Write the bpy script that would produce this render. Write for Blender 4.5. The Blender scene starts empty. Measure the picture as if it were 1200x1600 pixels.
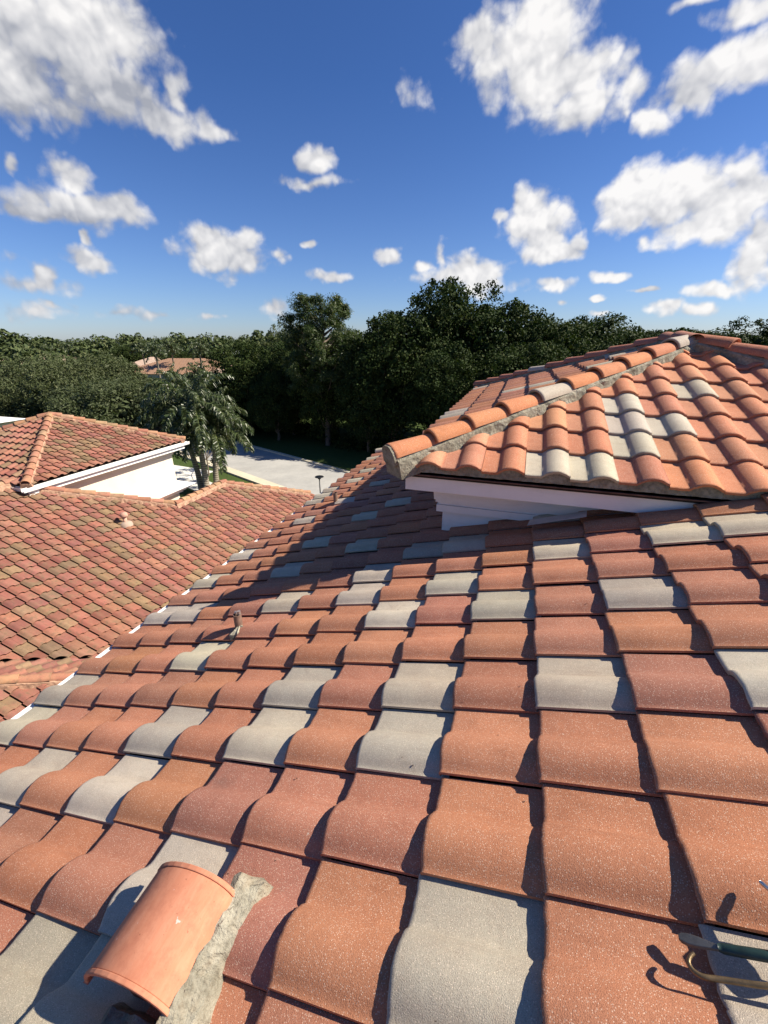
import bpy, bmesh, math, random
import numpy as np
from mathutils import Vector, Matrix
random.seed(7)
RNG = np.random.default_rng(11)
sc = bpy.context.scene
col = sc.collection
R = math.radians

# ------------------------------------------------------------------ camera
TH, PS = 0.3881, 0.3097
cam_d = bpy.data.cameras.new('camera'); cam = bpy.data.objects.new('camera', cam_d); col.objects.link(cam)
fw = Vector((-math.sin(PS) * math.cos(TH), math.cos(PS) * math.cos(TH), -math.sin(TH)))
rt = Vector((math.cos(PS), math.sin(PS), 0)); up = rt.cross(fw)
cam.matrix_world = Matrix((rt, up, -fw)).transposed().to_4x4()
cam_d.sensor_fit = 'VERTICAL'; cam_d.sensor_height = 36; cam_d.sensor_width = 27
cam_d.lens = 648.08 / 1600 * 36
cam_d.clip_start = 0.05; cam_d.clip_end = 5000
sc.camera = cam
GZ = -9.2                                   # ground level below the camera

# ------------------------------------------------------------------ world
SUN_AZ, SUN_EL = R(71.5), R(41.5)           # azimuth from +Y towards +X
sc.view_settings.view_transform = 'Standard'; sc.view_settings.look = 'None'
sc.view_settings.exposure = 0.98; sc.view_settings.gamma = 1
w = bpy.data.worlds.new('World'); sc.world = w; w.use_nodes = True
nt = w.node_tree; N = nt.nodes; L = nt.links; N.clear()
def nd(t, **k):
    n = N.new(t)
    for a, b in k.items(): setattr(n, a, b)
    return n
def setin(n, i, v):
    if hasattr(v, 'is_output') or isinstance(v, bpy.types.NodeSocket): n.id_data.links.new(v, n.inputs[i])
    else: n.inputs[i].default_value = v
def mth(op, a, b=None, c=None, clamp=False):
    n = nd('ShaderNodeMath', operation=op, use_clamp=clamp)
    setin(n, 0, a)
    if b is not None: setin(n, 1, b)
    if c is not None: setin(n, 2, c)
    return n.outputs[0]
sky = nd('ShaderNodeTexSky', sky_type='NISHITA'); sky.sun_disc = False
sky.sun_elevation = SUN_EL; sky.sun_rotation = SUN_AZ
sky.air_density = 1.0; sky.dust_density = 0.4; sky.ozone_density = 3.2; sky.altitude = 0
tc = nd('ShaderNodeTexCoord'); sep = nd('ShaderNodeSeparateXYZ'); L.new(tc.outputs['Generated'], sep.inputs[0])
az = mth('ARCTAN2', sep.outputs[0], sep.outputs[1]); el = mth('ARCSINE', sep.outputs[2])
comb = nd('ShaderNodeCombineXYZ'); L.new(az, comb.inputs[0]); L.new(el, comb.inputs[1])
# warp the outline of every cloud a little
wn = nd('ShaderNodeTexNoise'); wn.inputs['Scale'].default_value = 16; wn.inputs['Detail'].default_value = 3
L.new(tc.outputs['Generated'], wn.inputs['Vector'])
wsub = nd('ShaderNodeVectorMath', operation='SUBTRACT'); L.new(wn.outputs['Color'], wsub.inputs[0]); wsub.inputs[1].default_value = (.5, .5, .5)
wsc = nd('ShaderNodeVectorMath', operation='MULTIPLY'); L.new(wsub.outputs[0], wsc.inputs[0]); wsc.inputs[1].default_value = (.06, .035, 0)
wadd = nd('ShaderNodeVectorMath', operation='ADD'); L.new(comb.outputs[0], wadd.inputs[0]); L.new(wsc.outputs[0], wadd.inputs[1])
CL = [(-0.8, 0.42, 0.12, 0.06, 1.1), (-0.9, 0.36, 0.09, 0.06, 1.1), (-0.77, 0.365, 0.06, 0.045, 1.1), (-0.858, 0.409, 0.095, 0.051, 1), (-0.805, 0.382, 0.085, 0.043, 1), (-0.909, 0.328, 0.049, 0.032, 0.6), (-0.893, 0.43, 0.07, 0.036, 1), (-0.708, 0.344, 0.087, 0.025, 0.8), (-0.676, 0.378, 0.027, 0.024, 0.8), (-0.621, 0.333, 0.035, 0.015, 0.8), (-0.86, 0.251, 0.036, 0.027, 1), (-0.866, 0.211, 0.109, 0.03, 1), (-0.921, 0.197, 0.052, 0.017, 1), (-0.794, 0.217, 0.045, 0.024, 1), (-0.852, 0.17, 0.013, 0.013, 0.9), (-0.857, 0.136, 0.037, 0.02, 0.9), (-0.927, 0.107, 0.02, 0.023, 0.7), (-0.953, 0.091, 0.061, 0.014, 0.4), (-0.943, 0.254, 0.011, 0.013, 0.8), (-0.63, 0.162, 0.086, 0.043, 1.1), (-0.661, 0.178, 0.041, 0.029, 1), (-0.582, 0.182, 0.032, 0.025, 1), (-0.532, 0.163, 0.025, 0.011, 0.5), (-0.436, 0.315, 0.044, 0.021, 1), (-0.445, 0.281, 0.074, 0.013, 0.7), (-0.46, 0.185, 0.023, 0.01, 0.9), (-0.424, 0.126, 0.048, 0.014, 0.9), (-0.31, 0.164, 0.037, 0.016, 1), (-0.054, 0.45, 0.117, 0.05, 1.1), (-0.015, 0.402, 0.117, 0.048, 1.1), (0.045, 0.361, 0.084, 0.029, 1), (0.116, 0.374, 0.021, 0.029, 0.8), (-0.124, 0.457, 0.064, 0.03, 1), (-0.251, 0.398, 0.035, 0.023, 0.25), (0.257, 0.374, 0.091, 0.037, 1.1), (0.206, 0.351, 0.054, 0.028, 1), (0.161, 0.326, 0.031, 0.019, 0.9), (0.264, 0.423, 0.071, 0.016, 0.9), (0.176, 0.449, 0.043, 0.007, 0.7), (0.204, 0.236, 0.096, 0.046, 1.2), (0.146, 0.234, 0.049, 0.055, 1.1), (0.294, 0.211, 0.069, 0.054, 1.2), (0.349, 0.14, 0.031, 0.063, 1.1), (0.276, 0.179, 0.081, 0.026, 1), (-0.005, 0.204, 0.062, 0.056, 1.2), (-0.026, 0.242, 0.04, 0.033, 1.1), (0.029, 0.161, 0.078, 0.019, 1), (0.072, 0.174, 0.02, 0.015, 0.9), (-0.075, 0.223, 0.017, 0.014, 0.8), (-0.121, 0.134, 0.075, 0.032, 1), (-0.156, 0.129, 0.099, 0.023, 0.9), (-0.229, 0.147, 0.024, 0.014, 0.8), (-0.19, 0.164, 0.016, 0.022, 0.6), (-0.108, 0.111, 0.091, 0.021, 0.7), (0.037, 0.104, 0.043, 0.015, 1), (0.133, 0.113, 0.029, 0.011, 1), (0.202, 0.088, 0.027, 0.006, 0.9), (0.128, 0.078, 0.018, 0.006, 0.8), (0.308, 0.087, 0.044, 0.013, 1), (0.238, 0.06, 0.036, 0.011, 0.9), (0.298, 0.053, 0.03, 0.014, 0.9), (0.131, 0.05, 0.027, 0.007, 0.7), (0.185, 0.17, 0.016, 0.012, 0.6), (0.059, 0.077, 0.017, 0.006, 0.6), (-0.929, 0.059, 0.013, 0.01, 0.7), (-0.963, 0.051, 0.079, 0.016, 0.5), (-0.839, 0.052, 0.062, 0.011, 0.5), (-0.541, 0.066, 0.034, 0.024, 0.7), (-0.671, 0.048, 0.029, 0.008, 0.5), (-0.765, 0.047, 0.068, 0.009, 0.4), (-0.971, 0.131, 0.025, 0.011, 0.3)]
GREYSET = [(-10, 1), (-10, 2), (-10, 5), (-10, 7), (-10, 9), (-10, 15), (-10, 16), (-10, 17), (-9, 5), (-9, 12), (-9, 18), (-9, 20), (-8, -1), (-8, 0), (-8, 14), (-7, 3), (-7, 7), (-7, 9), (-7, 16), (-6, 0), (-6, 1), (-6, 5), (-6, 11), (-5, -2), (-5, 8), (-5, 12), (-4, -2), (-4, -1), (-4, 1), (-4, 2), (-4, 5), (-4, 6), (-3, 4), (-3, 7), (-2, 1), (-2, 2), (-2, 5), (-2, 7), (-1, -1), (-1, 4), (0, 2), (0, 6), (0, 8), (1, -1), (1, 4), (2, 2), (2, 6), (3, 6)]
CLB, SKS, SUNE = 9.3, 0.055, 5.0
SKT = (.44, .67, 1.08, 1)
SKH = (.86, .96, 1.28, 1)
mask = None
for (ca, ce, ra, re, wt) in CL:
    s = nd('ShaderNodeVectorMath', operation='SUBTRACT'); L.new(wadd.outputs[0], s.inputs[0]); s.inputs[1].default_value = (ca, ce, 0)
    m = nd('ShaderNodeVectorMath', operation='MULTIPLY'); L.new(s.outputs[0], m.inputs[0]); m.inputs[1].default_value = (.86 / ra, .86 / re, 0)
    d = nd('ShaderNodeVectorMath', operation='LENGTH'); L.new(m.outputs[0], d.inputs[0])
    v = mth('MULTIPLY_ADD', d.outputs['Value'], -wt, wt)
    mask = v if mask is None else mth('SMOOTH_MAX', mask, v, .18)
mask = mth('MAXIMUM', mask, -1.0)
def fbm(vec, scale, detail, rough):
    n = nd('ShaderNodeTexNoise'); n.inputs['Scale'].default_value = scale; n.inputs['Detail'].default_value = detail
    n.inputs['Roughness'].default_value = rough; L.new(vec, n.inputs['Vector']); return n.outputs['Fac']
sd = Vector((math.sin(SUN_AZ) * .35, math.cos(SUN_AZ) * .35, .9)).normalized() * 0.014
off = nd('ShaderNodeVectorMath', operation='ADD'); L.new(tc.outputs['Generated'], off.inputs[0]); off.inputs[1].default_value = sd
# clouds are larger and smoother overhead, finer near the horizon
nA = fbm(tc.outputs['Generated'], 13, 8, .56); rA = fbm(tc.outputs['Generated'], 15, 3.2, .5); rB = fbm(off.outputs[0], 15, 3.2, .5)
fA = fbm(tc.outputs['Generated'], 42, 5, .6)
def billow(vec, s):
    v = nd('ShaderNodeTexVoronoi', feature='F1'); v.inputs['Scale'].default_value = s; L.new(vec, v.inputs['Vector']); return v.outputs['Distance']
dvec = nd('ShaderNodeVectorMath', operation='MULTIPLY_ADD'); L.new(wsub.outputs[0], dvec.inputs[0]); dvec.inputs[1].default_value = (.05, .05, .05); L.new(tc.outputs['Generated'], dvec.inputs[2])
dvo = nd('ShaderNodeVectorMath', operation='ADD'); L.new(dvec.outputs[0], dvo.inputs[0]); dvo.inputs[1].default_value = sd
bA = mth('MULTIPLY_ADD', billow(dvec.outputs[0], 62), .4, billow(dvec.outputs[0], 25)); bB = mth('MULTIPLY_ADD', billow(dvo.outputs[0], 62), .4, billow(dvo.outputs[0], 25))
n1 = mth('MULTIPLY_ADD', mth('SUBTRACT', fA, .5), .5, mth('MULTIPLY', mth('SUBTRACT', .62, bA), .5))
n1 = mth('ADD', n1, mth('MULTIPLY', mth('SUBTRACT', nA, .5), .55))
_old = mth('MULTIPLY_ADD', mth('SUBTRACT', fA, .5), .5, mth('MULTIPLY', mth('SUBTRACT', nA, .5), 1.5))
dens = mth('ADD', mask, n1)
mr = nd('ShaderNodeMapRange', interpolation_type='SMOOTHSTEP'); L.new(dens, mr.inputs[0]); mr.inputs[1].default_value = -.04; mr.inputs[2].default_value = .52
cov = mr.outputs[0]
relief = mth('MULTIPLY_ADD', mth('SUBTRACT', rA, rB), .8, mth('MULTIPLY', mth('SUBTRACT', bB, bA), .2))
thick = nd('ShaderNodeMapRange'); L.new(dens, thick.inputs[0]); thick.inputs[1].default_value = .1; thick.inputs[2].default_value = .9
thick.inputs[3].default_value = .0; thick.inputs[4].default_value = .22
lum = mth('ADD', mth('MULTIPLY_ADD', relief, 1.9, .66), mth('MULTIPLY', thick.outputs[0], 1.0))
# clouds to the left (away from the sun) and high up are greyer
lefty = nd('ShaderNodeMapRange'); L.new(az, lefty.inputs[0]); lefty.inputs[1].default_value = -1.0; lefty.inputs[2].default_value = .1
lefty.inputs[3].default_value = -.26; lefty.inputs[4].default_value = .06
lum = mth('ADD', lum, lefty.outputs[0])
num = 0.0
for (ca, ce, ra, re, wt) in [c for c in CL if c[2] * c[3] > .0021 and c[4] >= 1][:13]:
    s = nd('ShaderNodeVectorMath', operation='SUBTRACT'); L.new(comb.outputs[0], s.inputs[0]); s.inputs[1].default_value = (ca, ce, 0)
    m = nd('ShaderNodeVectorMath', operation='MULTIPLY'); L.new(s.outputs[0], m.inputs[0]); m.inputs[1].default_value = (.7 / ra, .7 / re, 0)
    d = nd('ShaderNodeVectorMath', operation='LENGTH'); L.new(m.outputs[0], d.inputs[0]); ys = nd('ShaderNodeSeparateXYZ'); L.new(m.outputs[0], ys.inputs[0])
    num = mth('MULTIPLY_ADD', mth('MAXIMUM', mth('SUBTRACT', 1.0, d.outputs['Value']), 0.0), ys.outputs[1], num)
den = 1.0
lum = mth('MULTIPLY_ADD', mth('MAXIMUM', mth('MINIMUM', mth('DIVIDE', num, den), .6), -.6), .55, lum)
lum = mth('MINIMUM', mth('MAXIMUM', lum, .25), 1.05)
cr = nd('ShaderNodeMix', data_type='RGBA'); L.new(lum, cr.inputs['Factor'])
cr.inputs['A'].default_value = (*[x * CLB for x in (.20, .23, .31)], 1); cr.inputs['B'].default_value = (*[x * CLB for x in (1.0, .98, .96)], 1)
skyc = nd('ShaderNodeMix', data_type='RGBA', blend_type='MULTIPLY'); skyc.inputs['Factor'].default_value = 1
tint = nd('ShaderNodeMix', data_type='RGBA'); tmr = nd('ShaderNodeMapRange'); L.new(el, tmr.inputs[0]); tmr.inputs[1].default_value = .0; tmr.inputs[2].default_value = .42
L.new(mth('POWER', tmr.outputs[0], .6), tint.inputs['Factor']); tint.inputs['A'].default_value = SKH; tint.inputs['B'].default_value = SKT
L.new(sky.outputs[0], skyc.inputs['A']); L.new(tint.outputs['Result'], skyc.inputs['B'])
mixc = nd('ShaderNodeMix', data_type='RGBA'); L.new(mth('MULTIPLY', cov, .96), mixc.inputs['Factor'])
L.new(skyc.outputs['Result'], mixc.inputs['A']); L.new(cr.outputs['Result'], mixc.inputs['B'])
bg = nd('ShaderNodeBackground'); bg.inputs['Strength'].default_value = SKS; L.new(mixc.outputs['Result'], bg.inputs[0])
wo = nd('ShaderNodeOutputWorld'); L.new(bg.outputs[0], wo.inputs[0])

# ------------------------------------------------------------------ sun
sl = bpy.data.lights.new('sun', 'SUN'); sl.energy = SUNE; sl.angle = R(.53); sl.color = (1, .91, .77)
so = bpy.data.objects.new('sun', sl); col.objects.link(so)
sdir = Vector((math.sin(SUN_AZ) * math.cos(SUN_EL), math.cos(SUN_AZ) * math.cos(SUN_EL), math.sin(SUN_EL)))
so.rotation_euler = sdir.to_track_quat('Z', 'Y').to_euler()
so.location = (20, 10, 30)

# ------------------------------------------------------------------ helpers
def tag(o, label=None, cat=None, group=None, kind=None):
    if label: o['label'] = label
    if cat: o['category'] = cat
    if group: o['group'] = group
    if kind: o['kind'] = kind
    return o
def empty(name, loc, label, cat, group=None):
    o = bpy.data.objects.new(name, None); col.objects.link(o); o.location = loc; o.empty_display_size = .3
    return tag(o, label, cat, group)
def root_loc(o):
    v = Vector((0, 0, 0))
    while o is not None: v += Vector(o.location); o = o.parent
    return v
def mkobj(name, V, F, mat, parent=None, smooth=False, attrs=None, local=False):
    """V, F in world coordinates (local=True: in the parent's)."""
    me = bpy.data.meshes.new(name)
    me.from_pydata([tuple(v) for v in V] if not isinstance(V, np.ndarray) else V.tolist(), [], F if not isinstance(F, np.ndarray) else F.tolist())
    if attrs:
        for k, a in attrs.items():
            at = me.attributes.new(k, 'FLOAT_COLOR', 'POINT')
            a = np.asarray(a, dtype=np.float32)
            if a.shape[1] == 3: a = np.hstack([a, np.ones((len(a), 1), np.float32)])
            at.data.foreach_set('color', a.ravel())
    if smooth: me.polygons.foreach_set('use_smooth', [True] * len(me.polygons))
    me.materials.append(mat)
    o = bpy.data.objects.new(name, me); col.objects.link(o)
    if parent is not None:
        o.parent = parent
        if not local: o.location = -root_loc(parent)
    return o
class MB:
    def __init__(s): s.V = []; s.F = []; s.C = []
    def add(s, V, F, c=None):
        n = len(s.V); s.V += [tuple(v) for v in V]; s.F += [tuple(i + n for i in f) for f in F]
        if c is not None: s.C += [c] * len(V)
        return s
    def box(s, a, b, c=None, M=None):
        x0, y0, z0 = a; x1, y1, z1 = b
        V = [Vector(p) for p in ((x0,y0,z0),(x1,y0,z0),(x1,y1,z0),(x0,y1,z0),(x0,y0,z1),(x1,y0,z1),(x1,y1,z1),(x0,y1,z1))]
        if M is not None: V = [M @ v for v in V]
        return s.add(V, [(3,2,1,0),(4,5,6,7),(0,1,5,4),(1,2,6,5),(2,3,7,6),(3,0,4,7)], c)
    def prism(s, prof, p0, p1, ex, ey, c=None, cap=True):
        """extrude a 2-D profile (list of (a,b) in ex,ey) from p0 to p1"""
        n = len(prof); V = []
        for P in (p0, p1):
            for a, b in prof: V.append(Vector(P) + Vector(ex) * a + Vector(ey) * b)
        F = [(i, (i + 1) % n, n + (i + 1) % n, n + i) for i in range(n)]
        if cap: F += [tuple(range(n - 1, -1, -1)), tuple(range(n, 2 * n))]
        return s.add(V, F, c)
    def tube(s, pts, rad, n=8, c=None, cap=True):
        pts = [Vector(p) for p in pts]; V = []; F = []
        if not hasattr(rad, '__len__'): rad = [rad] * len(pts)
        ref = Vector((0.13, .21, .97))
        for i, p in enumerate(pts):
            t = (pts[min(i + 1, len(pts) - 1)] - pts[max(i - 1, 0)]).normalized()
            if abs(t.dot(ref)) > .95: ref = Vector((1, .1, 0))
            a = t.cross(ref).normalized(); b = t.cross(a)
            for k in range(n):
                an = 2 * math.pi * k / n; V.append(p + (a * math.cos(an) + b * math.sin(an)) * rad[i])
        for i in range(len(pts) - 1):
            for k in range(n): F.append((i * n + k, i * n + (k + 1) % n, (i + 1) * n + (k + 1) % n, (i + 1) * n + k))
        if cap: F += [tuple(range(n)), tuple(range(len(V) - 1, len(V) - n - 1, -1))]
        return s.add(V, F, c)
    def build(s, name, mat, parent=None, smooth=False, local=False):
        return mkobj(name, s.V, s.F, mat, parent, smooth, {'tile_col': s.C} if s.C and len(s.C) == len(s.V) else None, local)
def bevel(o, wd, seg=2, ang=40):
    m = o.modifiers.new('bevel', 'BEVEL'); m.width = wd; m.segments = seg; m.limit_method = 'ANGLE'; m.angle_limit = R(ang); return o
def rough_up(V, amp, scale, seed=0.0):
    from mathutils import noise
    return [Vector(v) + noise.noise_vector(Vector(v) * scale + Vector((seed, seed, seed))) * amp for v in V]

# ------------------------------------------------------------------ materials
class MT:
    def __init__(s, name, rough=.8, spec=.3):
        s.m = bpy.data.materials.new(name); s.m.use_nodes = True; s.t = s.m.node_tree
        s.b = s.t.nodes['Principled BSDF']; s.b.inputs['Roughness'].default_value = rough; s.b.inputs['Specular IOR Level'].default_value = spec
        s.tc = s.t.nodes.new('ShaderNodeTexCoord').outputs['Object']
    def n(s, t, **k):
        x = s.t.nodes.new(t)
        for a, b in k.items(): setattr(x, a, b)
        return x
    def set(s, x, i, v):
        if isinstance(v, bpy.types.NodeSocket): s.t.links.new(v, x.inputs[i])
        else: x.inputs[i].default_value = v
    def noise(s, scale, detail=3, rough=.55, vec=None, out='Fac', dist=0):
        x = s.n('ShaderNodeTexNoise'); x.inputs['Scale'].default_value = scale; x.inputs['Detail'].default_value = detail
        x.inputs['Roughness'].default_value = rough; x.inputs['Distortion'].default_value = dist
        s.t.links.new(vec or s.tc, x.inputs['Vector']); return x.outputs[out]
    def rng(s, v, a, b, c=0, d=1, sm=False):
        x = s.n('ShaderNodeMapRange'); 
        if sm: x.interpolation_type = 'SMOOTHSTEP'
        s.set(x, 0, v); s.set(x, 1, a); s.set(x, 2, b); s.set(x, 3, c); s.set(x, 4, d); return x.outputs[0]
    def mix(s, f, a, b, bt='MIX'):
        x = s.n('ShaderNodeMix', data_type='RGBA', blend_type=bt); s.set(x, 'Factor', f)
        for nm, v in (('A', a), ('B', b)):
            if isinstance(v, bpy.types.NodeSocket): s.t.links.new(v, x.inputs[nm])
            else: x.inputs[nm].default_value = (*v, 1) if len(v) == 3 else v
        return x.outputs['Result']
    def math(s, op, a, b=0.0, c=0.0):
        x = s.n('ShaderNodeMath', operation=op); s.set(x, 0, a); s.set(x, 1, b); s.set(x, 2, c); return x.outputs[0]
    def attr(s, name, out='Color'):
        x = s.n('ShaderNodeAttribute'); x.attribute_name = name; return x.outputs[out]
    def vmap(s, scale, vec=None):
        x = s.n('ShaderNodeVectorMath', operation='MULTIPLY'); s.t.links.new(vec or s.tc, x.inputs[0]); x.inputs[1].default_value = scale; return x.outputs[0]
    def bump(s, h, strength=.5, dist=.01):
        x = s.n('ShaderNodeBump'); x.inputs['Strength'].default_value = strength; x.inputs['Distance'].default_value = dist
        s.t.links.new(h, x.inputs['Height']); s.t.links.new(x.outputs[0], s.b.inputs['Normal'])
    def base(s, c):
        if isinstance(c, bpy.types.NodeSocket): s.t.links.new(c, s.b.inputs['Base Color'])
        else: s.b.inputs['Base Color'].default_value = (*c, 1)
        return s
def simple(name, c, rough=.7, spec=.3, metal=0, var=.12, scale=6, bump=.0):
    m = MT(name, rough, spec); m.b.inputs['Metallic'].default_value = metal
    f = m.noise(scale, 5, .6)
    m.base(m.mix(m.rng(f, .3, .7), tuple(x * (1 - var) for x in c), tuple(min(1, x * (1 + var)) for x in c)))
    if bump: m.bump(m.noise(scale * 12, 4, .6), bump, .01)
    return m.m

def tile_material(name, weather=0.0):
    m = MT(name, .86, .12)
    c = m.attr('tile_col')
    big = m.noise(7, 4, .6); mid = m.noise(38, 4, .65)
    c = m.mix(m.rng(big, .35, .7, 0, .38), c, m.mix(1, c, (.70, .64, .64), 'MULTIPLY'))
    c = m.mix(m.rng(mid, .45, .75, 0, .30), c, m.mix(1, c, (1.25, 1.18, 1.1), 'MULTIPLY'))
    gr = m.noise(420, 2, .6)                                     # sand grain
    if weather == 0:
        # pale sand grains pressed in the surface, thicker in some patches
        pt = m.rng(m.noise(11, 2, .5), .35, .65, .0, .05)
        v = m.n('ShaderNodeTexVoronoi'); v.inputs['Scale'].default_value = 230; m.t.links.new(m.tc, v.inputs['Vector'])
        vr = m.n('ShaderNodeSeparateColor'); m.t.links.new(v.outputs['Color'], vr.inputs[0])
        on = m.math('MULTIPLY', m.math('GREATER_THAN', vr.outputs[0], .45), m.rng(v.outputs['Distance'], .12, .38, 1, 0))
        c = m.mix(m.math('MULTIPLY', on, .62), c, (.82, .68, .53))
        c = m.mix(m.rng(gr, .28, .52, .75, 0), c, m.mix(1, c, (.55, .5, .5), 'MULTIPLY'))
        # occasional smooth slurry smears and dark stains
        rs = m.noise(1, 5, .7, vec=m.vmap((2.2, 15, 6))); c = m.mix(m.rng(rs, .52, .76, 0, .32), c, m.mix(1, c, (.55, .48, .46), 'MULTIPLY'))
        st = m.noise(3.1, 5, .7)
        c = m.mix(m.rng(st, .62, .8, 0, .4), c, (.12, .09, .08))
        sc_ = m.noise(5.5, 6, .75, dist=1.5); c = m.mix(m.rng(sc_, .56, .74, 0, .35), c, m.mix(1, c, (.62, .52, .5), 'MULTIPLY'))
        chip = m.noise(30, 3, .6); c = m.mix(m.rng(chip, .72, .76, 0, .6), c, (.62, .50, .40))
        m.bump(m.math('ADD', gr, m.math('MULTIPLY', mid, .7)), .45, .0032)
    else:
        bl = m.noise(4.5, 5, .7)
        c = m.mix(m.rng(bl, .45, .68, 0, .42, True), c, (.26, .185, .105))
        rd = m.noise(2.1, 5, .7)
        c = m.mix(m.rng(rd, .5, .68, 0, .45, True), c, (.30, .10, .08))
        dk = m.noise(9, 6, .75)
        c = m.mix(m.rng(dk, .50, .72, 0, .7), c, (.10, .075, .055))
        c = m.mix(m.rng(gr, .3, .5, .35, 0), c, m.mix(1, c, (.6, .55, .5), 'MULTIPLY'))
        m.bump(m.math('ADD', gr, mid), .5, .004)
    m.base(c); return m.m
M_TILE = tile_material('new_tile'); M_OLD = tile_material('old_tile', 1.0)

def mortar_mat():
    m = MT('mortar', .92, .1)
    a = m.noise(9, 6, .7); b = m.noise(45, 5, .7)
    c = m.mix(m.rng(a, .35, .65), (.20, .185, .14), (.38, .355, .28)); c = m.mix(m.rng(b, .48, .68, 0, .6), c, (.10, .085, .06)); c = m.mix(m.rng(m.noise(6, 5, .7), .5, .7, 0, .5), c, (.24, .15, .085))
    m.base(c); m.bump(m.math('ADD', m.math('MULTIPLY', a, 1.5), b), .8, .02); return m.m
M_MORT = mortar_mat()
def stucco():
    m = MT('stucco', .9, .15); a = m.noise(1.3, 5, .65); b = m.noise(55, 4, .7)
    c = m.mix(m.rng(a, .35, .7), (.59, .545, .44), (.64, .59, .49)); c = m.mix(m.rng(m.noise(5, 5, .7), .55, .8, 0, .3), c, (.55, .50, .40))
    m.base(c); m.bump(b, .5, .008); return m.m
M_STUC = stucco()
def painted(name, c, dirt=.3):
    m = MT(name, .45, .4); a = m.noise(3, 6, .7); v = m.noise(1, 5, .7, vec=m.vmap((3, 3, 18)))
    x = m.mix(m.rng(a, .5, .8, 0, dirt), c, tuple(q * .6 for q in c)); x = m.mix(m.rng(v, .55, .85, 0, dirt), x, (.32, .27, .2))
    m.base(x); m.bump(m.noise(30, 4, .6), .12, .004); return m.m
M_WHITE = painted('white_paint', (.78, .77, .74)); M_FASC = painted('fascia_paint', (.76, .73, .71), .35)
M_DRIP = simple('rusty_brown_metal', (.115, .055, .04), .6, .3, 0, .5, 14, .3)
M_DECK = simple('underlayment', (.03, .024, .02), .95, .1, 0, .3, 8)
M_FLASH = simple('galvanised_flashing', (.50, .52, .54), .38, .5, .55, .2, 5, .1)
def vent_mat():
    m = MT('salmon_painted_clay', .72, .15); a = m.noise(6, 5, .7); s = m.noise(1, 6, .75, vec=m.vmap((22, 4, 22)))
    c = m.mix(m.rng(a, .35, .7), (.47, .185, .105), (.53, .22, .13)); c = m.mix(m.rng(s, .45, .7, 0, .5), c, (.58, .30, .19)); c = m.mix(m.rng(m.noise(22, 5, .7), .48, .7, 0, .6), c, (.38, .14, .085))
    sp = m.noise(120, 3, .6); c = m.mix(m.rng(sp, .67, .74, 0, .8), c, (.20, .08, .05))
    dr = m.noise(48, 2, .5); c = m.mix(m.rng(dr, .73, .76, 0, .7), c, (.66, .52, .48))
    m.base(c); m.bump(m.noise(60, 3, .5), .12, .003); return m.m
M_VENT = vent_mat()

def leafmat(name, a, b, c3, rough=.5, spec=.35, trans=.25):
    m = MT(name, rough, spec); s = m.n('ShaderNodeSeparateColor'); m.t.links.new(m.attr('leaf'), s.inputs[0])
    c = m.mix(s.outputs[0], a, b); c = m.mix(m.rng(s.outputs[1], .75, 1, 0, .8), c, c3)
    oi = m.n('ShaderNodeObjectInfo'); c = m.mix(m.rng(oi.outputs['Random'], 0, 1, 0, .35), c, m.mix(1, c, (1.25, 1.1, .8), 'MULTIPLY'))
    m.base(c)
    tr = m.n('ShaderNodeBsdfTranslucent'); m.t.links.new(m.mix(1, c, (1.1, 1.25, .5), 'MULTIPLY'), tr.inputs[0])
    mx = m.n('ShaderNodeMixShader'); mx.inputs[0].default_value = trans
    out = m.t.nodes['Material Output']; m.t.links.new(m.b.outputs[0], mx.inputs[1]); m.t.links.new(tr.outputs[0], mx.inputs[2]); m.t.links.new(mx.outputs[0], out.inputs[0])
    return m.m
M_OAK = leafmat('oak_leaves', (.014, .027, .007), (.036, .058, .015), (.07, .08, .026), .7, .12, .14)
M_PINE = leafmat('pine_needles', (.024, .045, .012), (.052, .082, .024), (.11, .12, .05))
M_OLIVE = leafmat('willowy_leaves', (.045, .060, .024), (.085, .105, .048), (.13, .14, .075), .6, .2, .18)
M_PALM = leafmat('palm_leaflets', (.030, .050, .017), (.068, .094, .034), (.15, .16, .08), .4, .5, .2)
M_FARL = leafmat('far_leaves', (.035, .055, .022), (.070, .095, .035), (.10, .11, .05), .7, .2, .1)
M_SILV = leafmat('silver_fronds', (.22, .26, .25), (.36, .40, .39), (.45, .47, .46), .5, .4, .1)
M_GRASSB = leafmat('grass_blades', (.06, .11, .02), (.13, .19, .05), (.3, .28, .12), .6, .2, .3)
M_BARK = simple('bark', (.13, .105, .08), .9, .1, 0, .4, 9, .6)
def palm_bark():
    m = MT('palm_bark', .85, .15); wv = m.n('ShaderNodeTexWave', bands_direction='Z'); wv.inputs['Scale'].default_value = 2.2; wv.inputs['Distortion'].default_value = 1.2
    m.t.links.new(m.tc, wv.inputs[0]); c = m.mix(wv.outputs['Fac'], (.14, .115, .085), (.27, .24, .19)); m.base(c); m.bump(wv.outputs['Fac'], .5, .03); return m.m
M_PBARK = palm_bark()
def lawn():
    m = MT('lawn', .95, .1); a = m.noise(.12, 5, .6); b = m.noise(6, 6, .75)
    c = m.mix(m.rng(a, .35, .65), (.040, .070, .016), (.062, .095, .026)); c = m.mix(m.rng(b, .4, .7, 0, .55), c, (.085, .10, .04)); m.base(c); m.bump(b, .8, .08); return m.m
M_LAWN = lawn()
def concrete(name, a, b):
    m = MT(name, .9, .2); x = m.noise(.7, 6, .65); y = m.noise(7, 6, .7)
    c = m.mix(m.rng(x, .3, .7), a, b); c = m.mix(m.rng(y, .5, .75, 0, .4), c, tuple(q * .65 for q in a)); m.base(c); m.bump(m.noise(40, 4, .7), .3, .01); return m.m
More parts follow.
